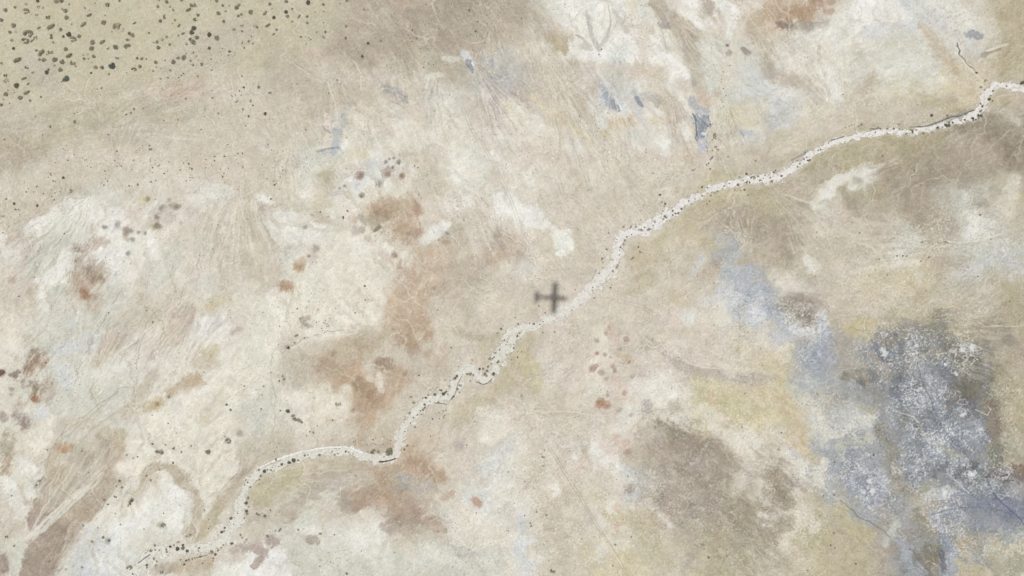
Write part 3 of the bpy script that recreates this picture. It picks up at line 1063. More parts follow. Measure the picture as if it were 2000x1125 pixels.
P("""
150,128,112 .85 .8 .5 60,716,13 72,706,9
*158,140,122 .8 .8 .5 72,757,10 66,686,7 180,542,8
*158,120,98 .85 .8 .5 66,776,7 163,574,8
*120,96,88 .8 .7 .5 3,729,6
*160,148,142 .7 .7 .9 30,735,7 45,745,5 22,760,5 60,745,4
*150,136,128 .6 .8 .6 46,830,9 30,812,8
162,142,122 .7 .8 .5 700,748,9 712,768,10
158,138,118 .75 .8 .5 738,711,8 760,711,9
172,148,124 .7 .8 .5 785,664,12 800,668,12
170,146,126 .5 .8 .5 838,655,9
172,150,124 .6 .8 .5 742,414,9 755,420,9
166,142,122 .6 .8 .5 812,403,7 816,418,6
164,144,128 .55 .8 .7 765,950,14 772,990,14 785,1005,10
166,146,130 .55 .8 .7 705,968,12 730,960,10
158,140,124 .5 .8 .7 820,1015,14 800,1000,10
168,144,122 .5 .8 .5 808,905,9 850,925,9
154,134,122 .7 .8 .5 1545,48,10 1520,45,8
174,146,124 .5 .8 .6 1525,22,9 1570,25,10 1595,5,8
*146,134,120 .6 .7 .4 348,403,5 315,408,4 305,440,5 247,453,6 148,488,5
*150,132,120 .6 .7 .4 704,343,5 757,341,4 783,344,3.5 774,498,4
162,152,136 .6 .8 .5 1310,845,20 1360,870,22 1400,900,20
158,148,130 .5 .8 .6 1290,835,12 1340,850,12
162,153,132 .5 .8 .6 1450,1000,30 1460,1060,30
150,140,122 .5 .8 .6 1525,965,14 1540,990,9
165,155,138 .5 .8 .6 1880,240,20 1930,235,20 1990,285,26
150,140,120 .5 .8 .5 1998,285,12
# blue beds gathered into a band that runs down to the south east
184,190,199 .45 .85 1.1 1420,520,10 1440,550,16 1480,590,17 1530,640,15 1590,690,20 1620,740,12
164,176,194 .6 .8 .9 1470,570,12 1500,605,12 1540,640,10
150,162,184 .6 .8 .9 1590,700,16 1600,715,12
142,152,170 .5 .8 .9 1720,680,20 1790,740,30 1840,820,34
140,152,178 .55 .8 .9 1790,880,26 1840,870,24 1900,840,18
148,158,186 .55 .8 .9 1670,930,22 1710,960,20
128,140,174 .6 .8 .7 1900,985,18 1970,1005,20

# the blue beds reach further west and south, and thin brown ground lies between them
146,154,166 .5 .9 1.1 1700,720,14 1740,800,22 1760,860,20
170,176,184 .45 .9 1.1 1560,745,14 1640,770,22 1700,790,16
158,164,172 .5 .9 1.1 1660,860,16 1700,900,20
160,165,172 .55 .9 1.1 1760,1000,20 1800,1050,18 1770,1100,22
158,164,174 .5 .9 1.1 1880,1020,20 1930,1040,18 1900,1090,16
170,160,144 .5 .9 1.0 1500,900,24 1520,980,24 1490,1060,24
178,170,150 .5 .9 1.0 1430,1080,30 1520,1100,24
172,163,148 .4 .9 1.0 1260,930,20 1300,990,24 1350,1040,24

# more small brown bumps with darker hearts
*186,166,146 .6 .85 .6 690,430,9 720,470,9 850,560,12 870,470,10 780,520,11 835,690,9 770,640,9 650,690,9 620,720,9 690,800,9 790,730,10
*160,140,122 .55 .8 .5 850,562,5 780,522,5 770,642,4 650,692,5 690,802,4 790,732,5 735,415,5 800,455,5 870,472,4
*176,158,140 .6 .85 .6 30,700,7 90,690,7 95,745,8 40,790,8 15,850,8 110,870,6
*168,148,138 .6 .8 .5 1190,640,4 1210,680,4 1165,665,4 1185,740,4 1210,800,5 1235,735,4
*168,158,146 .5 .85 .8 1235,955,9 1290,975,10 1330,870,14 1370,900,14 1420,930,12 1400,970,12 1350,1000,12
""")

# ---------------------------------------------------------------- structure of the ground surface
C_BASE = C.copy()
L_ = np.array([0.3, 0.59, 0.11], np.float32)
lum = C @ L_
blue = np.clip((C[..., 2] - C[..., 0]) / 30.0, 0, 1)
C[:] = lum[..., None] + (C - lum[..., None]) * (0.82 - 0.40 * blue)[..., None]


flank = np.clip(1 - gauss(200, 60, 420, 120) * 0.85, 0.15, 1)
f1 = fbm(X, Y, 6, 3, 120, 0.7); f2 = fbm(X, Y, 30, 4, 127, 0.6); f3 = fbm(X, Y, 110, 3, 133)
f4 = fbm(X, Y, 3.1, 2, 139, 0.7)
hue = fbm(X, Y, 45, 4, 151, 0.6); hue2 = fbm(X, Y, 60, 4, 157, 0.6)
gate = sstep(-0.15, 0.5, fbm(X, Y, 60, 3, 163))
f5 = fbm(X, Y, 14, 4, 143, 0.7)
d = 8.0 * st * flank + 5.0 * st2 * flank + 4.6 * f1 + 4.0 * f2 * flank + 3.0 * f3 + 5.0 * f4 + 6.0 * f5 * (0.4 + 0.6 * flank)
C += d[..., None] * np.array([1.0, 1.0, 1.02], np.float32)
C += hue[..., None] * np.array([1.8, -0.2, -2.6], np.float32) + hue2[..., None] * np.array([-0.9, 1.2, -0.9], np.float32)
rr = (rd * gate * flank)[..., None]
C += (np.array([222, 215, 204], np.float32) - C) * rr * 0.42

# drainage: flood the slopes up from the wash and the frame's low edges, then add up what each cell drains
import heapq
QS = 2.0
gx = np.arange(-68, 2068, QS, dtype=np.float32); gy = np.arange(-68, 1193, QS, dtype=np.float32)
GXm, GYm = np.meshgrid(gx, gy)


def from_fine(a):
    jx = np.clip(np.searchsorted(XS, gx), 0, NX - 1); jy = np.clip(np.searchsorted(YS, gy), 0, NY - 1)
    return a[np.ix_(jy, jx)]


_WL = '2060,178 2000,172 1965,167 1932,175 1920,212 1880,234 1800,254 1720,258 1640,274 1580,304 1530,342 1470,351 1400,366 1330,402 1272,443 1225,456 1205,490 1186,532 1152,567 1102,606 1045,638 1012,642 975,695 944,744 911,720 886,763 836,783 793,830 771,886 700,885 625,884 550,904 505,922 473,964 469,1004 446,1046 380,1072 320,1076 266,1110 220,1180'
_wp = [tuple(float(q) for q in p.split(',')) for p in _WL.split()]
dw = np.full(GXm.shape, 1e9, np.float32)
for (ax, ay), (bx, by) in zip(_wp[:-1], _wp[1:]):
    vx, vy = bx - ax, by - ay
    t = np.clip(((GXm - ax) * vx + (GYm - ay) * vy) / (vx * vx + vy * vy), 0, 1)
    dw = np.minimum(dw, np.hypot(GXm - ax - t * vx, GYm - ay - t * vy))
north = GYm < np.interp(GXm, [p[0] for p in _wp][::-1], [p[1] for p in _wp][::-1])
wst = sstep(620, 380, GXm) * sstep(280, 460, GYm)
E = np.where(north, 0.55 * dw - 0.25 * GXm * (1 - wst) - 0.6 * GYm * wst + 0.35 * GXm * wst, 0.30 * dw - 0.30 * GXm + 0.05 * GYm)
E = E + 30 * from_fine(fbm(X, Y, 190, 3, 501)) + 13 * from_fine(fbm(X + 10 * W2X, Y + 10 * W2Y, 52, 4, 507, .6)) + 5 * np.random.RandomState(3).rand(*E.shape)
hh_, ww_ = E.shape
El = E.ravel().tolist()
recv = [-1] * (hh_ * ww_); seen = bytearray(hh_ * ww_); order = []
heap = []
lowedge = dw < 5
lowedge[-1, :] = True; lowedge[:, 0] |= GYm[:, 0] > 500; lowedge[:, -1] |= GYm[:, -1] > 220
for idx in np.nonzero(lowedge.ravel())[0].tolist():
    heap.append((El[idx] - 400, idx)); seen[idx] = 1
heapq.heapify(heap)
nbr = [(-1, 0), (1, 0), (0, -1), (0, 1), (-1, -1), (-1, 1), (1, -1), (1, 1)]
while heap:
    e, i = heapq.heappop(heap)
    order.append(i)
    r_, c_ = divmod(i, ww_)
    for dr, dc in nbr:
        rr_, cc_ = r_ + dr, c_ + dc
        if 0 <= rr_ < hh_ and 0 <= cc_ < ww_:
            k = rr_ * ww_ + cc_
            if not seen[k]:
                seen[k] = 1; recv[k] = i
                heapq.heappush(heap, (El[k] if El[k] > e else e + 1e-4, k))
acc = [1.0] * (hh_ * ww_)
for i in reversed(order):
    if recv[i] >= 0:
        acc[recv[i]] += acc[i]
A_ = np.array(acc, np.float32).reshape(hh_, ww_)
A_[dw < 8] = 1
net = np.clip((np.log10(A_) - 1.05) / 2.3, 0, 1)


def blur(a, n=1):
    for _ in range(n):
        p = np.pad(a, 1, mode='edge')
        a = (p[:-2, 1:-1] + p[2:, 1:-1] + p[1:-1, :-2] + p[1:-1, 2:] + 4 * p[1:-1, 1:-1]) / 8
    return a


net1 = blur(np.maximum(net, blur(np.clip(net - .35, 0, 1), 1) * 1.6), 1) * 1.5
net2 = blur(np.clip(net - .15, 0, 1), 7) * 3.2


def to_fine(a):
    fx = np.clip((XS - gx[0]) / QS, 0, ww_ - 1.001); fy = np.clip((YS - gy[0]) / QS, 0, hh_ - 1.001)
    ix = fx.astype(int); iy = fy.astype(int); u = (fx - ix)[None, :].astype(np.float32); v = (fy - iy)[:, None].astype(np.float32)
    o_ = (a[np.ix_(iy, ix)] * (1 - u) + a[np.ix_(iy, ix + 1)] * u) * (1 - v) + (a[np.ix_(iy + 1, ix)] * (1 - u) + a[np.ix_(iy + 1, ix + 1)] * u) * v
    o_[(YS < gy[0]) | (YS > gy[-1]), :] = 0; o_[:, (XS < gx[0]) | (XS > gx[-1])] = 0
    return o_


wobx = (X + 1.2 * f1)
NET = np.clip(to_fine(net1), 0, 1); NETW = np.clip(to_fine(net2), 0, 1)
plain = gauss(150, 40, 330, 110)
vary = sstep(-.5, .45, fbm(X, Y, 85, 3, 521)) * (1 - .85 * np.clip(plain, 0, 1))
lumC = C @ L_
lite = sstep(206, 216, lumC)[..., None]
ctone = np.array([223, 217, 205], np.float32) * (1 - lite) + np.array([196, 190, 176], np.float32) * lite
C += (ctone - C) * (NET * vary * (0.5 - 0.38 * sstep(640, 760, Y) * sstep(900, 1100, X) - .25 * sstep(350, 450, Y) * sstep(1300, 1450, X)))[..., None]
wtone = np.array([212, 205, 191], np.float32)
C += (wtone - C) * (NETW * vary * 0.28)[..., None]

# erosion fans: rills and ribs that spread from (or gather to) a point on the slope
def fan(cx, cy, a0, a1, r0, r1, k, amp, seed, pale=(228, 224, 213), dark=None):
    a0, a1 = math.radians(a0), math.radians(a1)
    sl = bbox(cx - r1, cy - r1, cx + r1, cy + r1)
    x = X[sl] + 7 * W1X[sl] + 2 * W2X[sl] - cx; y = Y[sl] + 7 * W1Y[sl] + 2 * W2Y[sl] - cy
    r = np.hypot(x, y); th = np.arctan2(y, x)
    mid = (a0 + a1) / 2; hw = (a1 - a0) / 2
    dth = (th - mid + math.pi) % math.tau - math.pi
    m = (1 - sstep(.6, 1.1, np.abs(dth) / hw + .15 * FR[sl])) * sstep(r0 * .6, r0 * 1.3, r) * (1 - sstep(.55, 1.05, r / r1 + .15 * FR[sl]))
    n = fbm(dth * k, r / (r1 * .45), 1.0, 3, seed, .65) + .35 * fbm(dth * k * 2.4, r / (r1 * .2), 1.0, 2, seed + 5, .6)
    c = C[sl]
    up = sstep(.05, .4, n) * m * amp; dn = sstep(.1, .5, -n) * m * amp
    c += (np.array(pale, np.float32) - c) * (up * .6)[..., None]
    dk_ = c * .9 if dark is None else np.array(dark, np.float32)
    c += (dk_ - c) * (dn * .7)[..., None]
    HF[sl] += m * n * .25


HF = np.zeros_like(X)
fan(1165, 110, -135, -45, 12, 130, 14, .55, 701, dark=(196, 188, 178))
fan(188, 372, 95, 165, 20, 260, 22, .9, 707)
fan(188, 372, 100, 150, 20, 120, 16, .7, 709, pale=(232, 232, 228))
fan(470, 318, 55, 125, 20, 260, 18, .7, 713)
fan(58, 1055, -78, -32, 25, 330, 20, .5, 719)
fan(908, 100, 38, 80, 25, 260, 22, .9, 727, pale=(226, 220, 208))
fan(905, 112, 20, 60, 20, 120, 16, .6, 731)
fan(850, 145, 60, 110, 15, 150, 12, .7, 733)
fan(700, 200, 45, 95, 15, 110, 12, .8, 739)
fan(1050, 90, 40, 85, 40, 330, 24, .85, 743, dark=(196, 184, 168))
fan(1190, 150, 50, 100, 20, 190, 18, .8, 751)
fan(1290, 150, 40, 85, 30, 210, 16, .8, 757)
fan(1400, 150, 60, 115, 20, 190, 14, .6, 761)
fan(1310, 30, 20, 75, 30, 170, 14, .7, 767)
fan(1640, 240, -150, -60, 20, 140, 14, .6, 769)
fan(1420, 150, 0, 60, 20, 150, 14, .5, 773)
fan(560, 250, 60, 120, 20, 160, 14, .6, 787)
fan(880, 320, 40, 80, 20, 240, 20, .6, 797)
fan(145, 820, -95, -40, 20, 260, 22, .75, 809)
fan(400, 560, 100, 150, 25, 260, 22, .6, 811)
fan(535, 870, -100, -55, 15, 200, 12, .5, 821)
fan(540, 640, 70, 110, 10, 160, 10, .5, 823)
fan(500, 940, -40, 30, 15, 240, 18, .4, 827, dark=(184, 174, 150))
fan(1925, 180, -165, -110, 20, 200, 18, .3, 829)
fan(1925, 180, -80, -20, 15, 140, 12, .4, 831)
fan(1500, 360, 10, 80, 20, 220, 16, .5, 839)
fan(1900, 480, 160, 200, 20, 260, 26, .6, 853)
fan(1290, 690, 0, 35, 25, 300, 18, .3, 857)
fan(1460, 480, 200, 290, 8, 90, 10, .8, 859)
fan(1000, 780, 0, 45, 20, 230, 16, .4, 863)
fan(1790, 640, -60, 60, 12, 230, 26, .4, 877)
fan(200, 250, -50, 20, 20, 260, 18, .35, 881)
fan(230, 330, -110, -30, 15, 130, 14, .4, 883)
fan(640, 120, 40, 110, 15, 150, 16, .5, 887)
fan(780, 90, 50, 120, 15, 120, 16, .5, 907)
fan(960, 30, 60, 120, 15, 150, 16, .5, 911)

# crisp-edged blotches: thin crusts that end in a clear line, at three sizes
q1 = fbm(X + 16 * W2X + 20 * st2, Y + 16 * W2Y + 12 * st, 62, 5, 401, 0.62)
q2 = fbm(X + 8 * W2X + 8 * st, Y + 8 * W2Y, 27, 4, 409, 0.62)
q3 = fbm(X + 4 * W2Y, Y + 4 * W2X, 12, 4, 417, 0.62)
ed = lambda q, t, w: sstep(t - w, t + w, q)
cr = 5.5 * ed(q1, .08, .05) - 5.0 * ed(q1, -.45, .06) - 2.2 + 4.5 * ed(q2, .12, .07) - 3.5 * ed(-q2, .35, .08) + 3.0 * ed(q3, .2, .1) - 2.6 * ed(-q3, .35, .1)
C += (cr * (0.35 + 0.65 * flank))[..., None] * np.array([1.0, 1.0, 1.04], np.float32)
fil = np.zeros_like(X)
for sc_, se_, al_ in ((52, 431, 1.0), (24, 437, .8), (13, 443, .6)):
    qq = fbm(X + 12 * W2X + 14 * st, Y + 12 * W2Y + 10 * st2, sc_, 3, se_, 0.5)
    fil = np.maximum(fil, al_ * np.clip(1 - np.abs(qq) * sc_ * 0.42, 0, 1) * sstep(-.1, .45, fbm(X, Y, sc_ * 2.4, 2, se_ + 3)))
C += (np.array([230, 226, 216], np.float32) - C) * (fil * flank * 0.14)[..., None]
fil2 = np.clip(1 - np.abs(fbm(X + 9 * W2X, Y + 9 * W2Y, 34, 3, 451, .5)) * 16, 0, 1) * sstep(0, .5, fbm(X, Y, 80, 2, 457))
C += (np.array([150, 142, 128], np.float32) - C) * (fil2 * flank * 0.2)[..., None]

# broad tone: the darker east and south east
for cx, cy, rx, ry, am in [(1880, 340, 170, 90, -13), (1700, 330, 120, 60, -6), (1900, 240, 120, 40, -8), (1760, 420, 90, 60, -6), (1950, 600, 120, 110, -8), (1960, 760, 60, 140, -8),
                           (1830, 770, 150, 120, -3), (1830, 940, 150, 110, -2), (1400, 970, 160, 110, -5), (1690, 690, 90, 60, -6), (1850, 640, 80, 40, -6), (1470, 430, 80, 50, -5),
                           (1930, 1060, 90, 60, -6), (1960, 60, 50, 90, -8), (850, 40, 140, 60, -4), (820, 620, 80, 90, 4), (100, 60, 300, 120, 1), (1640, 880, 80, 50, -2)]:
    C += (am * gauss(cx, cy, rx, ry))[..., None]

# pale salt crust: flecks, crumbs and rings
crust = np.zeros_like(X)
for al, pts in [
    (.75, '1290,720,50 1260,790,50 1190,830,30'), (.6, '1100,690,30 1080,740,30'), (.6, '1450,650,60 1540,690,40'),
    (.65, '1400,820,50 1480,870,50 1560,930,60 1560,1040,60'), (.7, '960,900,40 960,1000,50 900,1080,60 1020,1040,60'),
    (.5, '1100,960,60 1180,1060,70'), (.6, '1240,940,50 1300,1000,50'), (.5, '1350,960,60 1440,1060,60'), (.75, '1040,860,60 1060,960,70 1030,1060,70'), (.7, '1150,880,60 1190,980,50 1150,1060,60'), (.6, '1330,800,60 1440,720,50'), (.5, '980,820,40'), (.35,'1350,870,60'),
    (.8, '1760,500,40 1900,430,50 1960,500,40'), (.7, '1750,520,30 1800,540,30'), (.5, '1700,560,60 1900,600,60'),
    (.9, '1600,640,40 1500,610,30 1440,570,30'), (.8, '1620,820,50 1700,850,30'), (1, '1720,690,50 1800,680,40 1880,690,35'),
    (.9, '1780,780,50 1850,860,60 1800,900,60'), (.85, '1680,930,60 1720,990,30'), (.8, '1850,980,50 1830,1030,30'),
    (.7, '1930,930,40 1960,900,30'), (.7, '1850,1060,40 1900,1050,30 1980,1070,40'), (.5, '1960,760,40 1970,860,30'),
    (.4, '1530,210,40'), (.4, '860,990,30 830,930,30'), (.45, '100,660,60 30,640,40 20,700,30'), (.35, '330,560,80 450,520,40'),
    (.35, '50,860,50'), (.4, '490,800,14 560,850,30 520,740,14'), (.3, '1150,330,70 1250,380,60'), (.3, '260,80,260')]:
    channel(crust, al, pts, 0.7, 0.5)
g1 = fbm(X + 3 * W2X, Y + 3 * W2Y, 8.5, 3, 171, 0.6); g2 = fbm(X, Y, 42, 3, 177, 0.6)
g3 = fbm(X, Y, 4.2, 2, 181, 0.6)
fl = sstep(0.30, 0.52, g1 + 0.45 * g2) * crust
tone = np.array([226, 224, 217], np.float32)
C += (tone - C) * (fl * 0.5)[..., None]
fl3 = sstep(0.34, 0.5, g3 + 0.4 * g2) * crust
C += (np.array([234, 232, 226], np.float32) - C) * (fl3 * 0.48)[..., None]
sali = np.zeros_like(X)
for al, pts in [(1, '1760,690,45 1790,760,50 1860,840,60 1790,900,55'), (1, '1690,930,45 1720,975,30'), (.9, '1880,900,40 1930,940,40 1960,960,30'),
                (.9, '1590,630,40 1600,690,30'), (.9, '1890,690,40 1860,720,30'), (.7, '1440,570,25 1480,610,25'), (.7, '1830,1000,60 1860,1070,40'),
                (.5, '1640,820,30 1700,720,30'), (.35, '1540,870,30 1580,920,40')]:
    channel(sali, al, pts, 0.6, 0.5)
h1 = fbm(X + 7 * W2X, Y + 7 * W2Y, 26, 4, 191, 0.6)
h2 = fbm(X + 3 * W2X, Y + 3 * W2Y, 13, 3, 197, 0.6)
h3 = fbm(X + 3 * W2Y, Y + 3 * W2X, 7.5, 3, 199, 0.6)
ring = np.clip(1 - np.abs(h1 - 0.16) * 12, 0, 1) * sstep(-0.3, 0.2, g2 + 0.3 * h2)
ring2 = np.clip(1 - np.abs(h2 - 0.05) * 6, 0, 1) * sstep(-0.2, 0.35, f2 + 0.3 * g1)
ring3 = np.clip(1 - np.abs(h3) * 3.6, 0, 1) * sstep(-0.3, 0.3, g2 - .2 * f2)
rg = np.clip((np.maximum(np.maximum(ring, ring2 * .85), ring3 * .6)) * sali, 0, 1)
C += ((h2 * 10 + h1 * 9 + g3 * 7) * np.clip(sali + 0.2 * crust, 0, 1))[..., None]
C += (np.array([218, 221, 224], np.float32) - C) * (rg * 0.56)[..., None]

# coarse sparkle: stones, crumbs and pock marks a few decimetres across
s1 = fbm(X + 2 * f5, Y - 2 * f5, 4.6, 2, 611, .75); s2 = fbm(X, Y, 38, 3, 617, .6)
sp_ = sstep(.42, .75, s1 + .3 * s2) * (.35 + .65 * flank)
sn_ = sstep(.45, .8, -s1 + .3 * fbm(X, Y, 30, 3, 619, .6))
C += (sp_ * 13 - sn_ * 12)[..., None]

# small dark grit
grit = sstep(0.62, 0.8, fbm(X, Y, 5.2, 2, 211, 0.7) + 0.25 * fbm(X, Y, 70, 2, 215))
C += (np.array([140, 134, 120], np.float32) - C) * (grit * 0.4)[..., None]


# rills, tracks, small gullies ---------------------------------------------------------------
RILL = np.zeros_like(X)


def line(col, al, w, s, soft=0.45, rough=0.15, wob=0.0, rill=0.0, seed=3, dash=0.0):
    pts = [tuple(float(q) for q in p.split(',')) for p in s.split()]
    rs = random.Random(seed)
    P2 = []
    for (a, b) in zip(pts[:-1], pts[1:]):
        L = math.hypot(b[0] - a[0], b[1] - a[1]); n = max(1, int(L / 7))
        for i in range(n):
            t = i / n
            P2.append((a[0] + (b[0] - a[0]) * t + rs.uniform(-wob, wob), a[1] + (b[1] - a[1]) * t + rs.uniform(-wob, wob), w * rs.uniform(0.7, 1.3)))
    P2.append((pts[-1][0], pts[-1][1], w))
    runs = [P2]
    if dash:
        runs = []
        i = 0
        while i < len(P2) - 1:
            n = rs.randint(1, 3)
            if rs.random() > dash:
                runs.append(P2[i:i + n + 1])
            i += n
    for r in runs:
        sl, m = field(r, soft, rough, 0.4)
        c = np.array(PAL[col] if isinstance(col, str) else col, np.float32)
        C[sl] += (c - C[sl]) * (m * al)[..., None]
        if rill:
            RILL[sl] = np.maximum(RILL[sl], m * rill)


# the narrow gully that joins the wash in the north east
GUL = '1770,-40 1782,0 1790,14 1802,22 1815,38 1826,52 1838,62 1855,73 1868,86 1873,97 1872,108 1884,120 1895,133 1906,143 1921,157 1914,168 1925,178'
line((220, 213, 198), .6, 2.4, GUL, wob=1.8, rill=.5)
line((126, 122, 112), .6, 1.0, '1838,60 1856,70 1869,84 1875,97 1874,106 1886,118 1896,130 1907,141', wob=1.6, dash=.5)
line((110, 112, 112), .8, 1.6, '1871,88 1875,98 1873,105', wob=.5)
line((214, 208, 194), .6, 2.6, '1510,-10 1462,28 1442,60 1436,92 1424,122 1412,142 1408,160 1411,176 1419,190 1412,212 1405,240 1398,268 1396,298 1387,328 1383,352', wob=2.5, rill=.3)
line((212, 204, 190), .5, 2.2, '1245,230 1262,292 1275,335 1289,378 1297,405 1294,440', wob=2.5, rill=.2)
line((165, 160, 150), .4, 1.2, '1190,60 1193,40 1188,10', wob=1)
line((160, 158, 146), .4, 1.0, '240,560 218,598 186,650 170,682 151,730 146,778 134,812 122,850 100,880 86,930 60,980', wob=3, dash=.35)
line((160, 157, 145), .35, 1.1, '330,585 300,612 283,640 270,690 262,720 266,748 232,762 180,800 128,845 110,862', wob=3, dash=.3)
line((168, 165, 154), .25, 1.2, '532,690 530,735 537,780 534,850 537,882 546,906', wob=2.5, dash=.25)
line((160, 158, 146), .4, 1.1, '380,520 350,590 320,640 300,700', wob=3, dash=.4)
line((160, 160, 148), .4, 1.0, '700,640 640,648 590,662 552,690', wob=2, dash=.3)
line((225, 222, 212), .5, 1.6, '700,650 640,655 600,664 560,684', wob=1.5)
line((170, 168, 158), .45, 1.0, '1285,35 1303,95', wob=1, dash=.3)
line((216, 209, 196), .5, 1.2, '1536,380 1562,390 1590,398', wob=1)
line((216, 209, 192), .6, 1.8, '1665,470 1700,480 1722,500 1735,528', wob=1)
line((200, 199, 190), .35, 1.2, '1560,742 1610,748 1650,722 1700,716 1760,708 1800,694 1840,690 1872,688 1912,684', wob=1.5, rill=.2)
line((218, 210, 192), .45, 1.1, '1910,628 1925,637 1950,636 1975,638 2010,634', wob=1)
line((222, 218, 204), .6, 1.4, '1850,470 1880,474 1920,468 1960,455', wob=1)
line((104, 110, 118), .4, 1.1, '1795,692 1794,712 1799,738 1810,765 1819,785 1829,812 1843,840 1862,862 1885,885 1900,905 1912,925', wob=1.3, rill=.3)
line((92, 100, 128), .6, 1.2, '1930,940 1940,962 1950,975 1966,990 1982,1003 2004,1028', wob=1, rill=.3)
line((110, 118, 140), .45, 1.1, '1820,1005 1850,995 1900,990 1940,992 1975,1005', wob=1.4)
line((118, 120, 114), .5, 1.1, '1643,978 1662,992 1675,1008 1700,1020 1722,1034 1740,1050', wob=1.3, rill=.3)
line((104, 104, 104), .35, 1.2, '1730,660 1733,690 1730,702', wob=1)
line((222, 222, 218), .45, 1.1, '1740,796 1760,806 1785,814 1796,826', wob=1)
line((222, 225, 228), .5, 1.0, '1905,800 1930,810 1935,800 1930,794', wob=1)
line((220, 224, 228), .5, 1.1, '1852,926 1870,940 1880,952 1892,962', wob=1)
line((196, 186, 168), .3, 2.0, '1650,745 1600,760 1620,785 1660,800', wob=2)
for cx, cy, r in [(1796, 784, 10), (1782, 747, 5), (1794, 758, 6), (1781, 772, 5), (1773, 779, 3.5), (1857, 919, 6), (1781, 931, 5), (1893, 925, 7), (1898, 930, 6),
                  (1867, 712, 6), (1863, 724, 5), (1895, 703, 9), (1885, 680, 9), (1905, 680, 8), (1787, 676, 10), (1776, 660, 7), (1720, 660, 5), (1750, 790, 6),
                  (1968, 918, 9), (1963, 934, 4), (1978, 938, 5), (1940, 932, 5), (1945, 955, 7), (1975, 965, 7), (1955, 970, 6), (1880, 785, 7), (1860, 765, 6), (1845, 750, 6),
                  (1830, 705, 8), (1815, 735, 6), (1585, 790, 9), (1575, 775, 7), (1712, 811, 5), (1452, 862, 5), (1655, 905, 5), (1200, 1060, 5), (1205, 925, 4), (1216, 935, 3), (1065, 1080, 4)]:
    rs = random.Random(int(cx))
    ring_ = []
    for i in range(int(r * 3) + 1):
        a = i / int(r * 3) * math.tau
        q = r * (1 + .22 * math.sin(2 * a + cx) + .15 * math.sin(3 * a + cy)) * rs.uniform(.88, 1.12)
        ring_.append('%f,%f' % (cx + q * math.cos(a), cy + q * .85 * math.sin(a)))
    line((220, 223, 224), .26, 1.1, ' '.join(ring_), seed=int(cx), wob=1.3, rough=.5, dash=.12)
for cx, cy, r in [(1904, 925, 6), (1896, 926, 6), (1880, 683, 5), (1900, 677, 6), (1790, 673, 4), (1725, 683, 5), (1730, 692, 6), (1868, 730, 4), (1700, 940, 5), (1705, 960, 6), (1845, 965, 6), (1880, 810, 5)]:
    paint((222, 225, 224), .75, '%f,%f,%f' % (cx, cy, r), .5, .8)
# vehicle tracks: pairs of fine wheel lines
for dx in (0, 5.5):
    line((172, 164, 150), .5, .75, '%f,208 %f,236 %f,256 %f,272' % (900 + dx, 912 + dx, 921 + dx, 932 + dx), rough=.1)
    line((176, 168, 154), .4, .7, '%f,272 %f,300 %f,340 %f,388 %f,430' % (935 + dx, 950 + dx, 972 + dx, 994 + dx, 1010 + dx), rough=.1)
    line((168, 160, 148), .5, .75, '%f,850 %f,868 %f,910 %f,960 %f,1004 %f,1050 %f,1112 %f,1200' % (1052 + dx, 1066 + dx, 1093 + dx, 1124 + dx, 1150 + dx, 1178 + dx, 1216 + dx, 1262 + dx), rough=.1)
line((228, 222, 210), .55, .9, '1176,1046 1196,1078 1214,1104', rough=.1)
line((172, 164, 152), .45, .8, '1200,590 1232,596 1256,603 1268,612 1268,622 1260,629 1246,632 1236,640 1255,662 1290,690 1322,704', rough=.1)
line((172, 164, 152), .4, .8, '1232,590 1258,598 1273,608 1275,622 1266,632 1252,636', rough=.1)
line((222, 216, 204), .6, 1.1, '1322,700 1352,712 1378,718 1402,720', rough=.1)
line((222, 216, 204), .5, 1.1, '1000,775 1020,783 1030,800 1060,805 1110,803 1150,810 1190,812', wob=1)
line((178, 170, 156), .4, 1.1, '1255,815 1280,800 1310,798 1335,805', wob=1)
line((206, 192, 176), .7, 1.4, '515,1060 528,1068', rough=.1)
# bright fan lines at the foot of the slopes
for s_ in ['120,460 150,420 185,380', '135,455 160,425 186,390', '150,470 170,435 188,400', '100,470 120,440 130,415', '240,560 260,510 275,470',
           '160,440 178,412 182,382', '110,520 128,488 140,468', '470,370 468,395 478,430', '456,372 436,400 420,425', '50,1050 52,1000 70,960 85,900',
           '60,1045 100,1005 140,965 172,948 195,925', '56,1050 72,1015 90,985 130,930 145,905', '58,1048 46,1010 45,985',
           '860,290 880,300 905,320', '640,160 655,200 660,232', '610,300 590,260', '690,320 760,290 800,270', '545,360 540,330', '690,118 705,140 706,175']:
    line((224, 220, 210), .5, 1.3, s_, wob=1.5, rough=.3)
for s_ in ['88,900 120,860 180,810 230,765', '140,880 190,830 250,790', '98,985 140,945 175,920']:
    line((182, 178, 164), .5, 2.0, s_, wob=2, rough=.4)

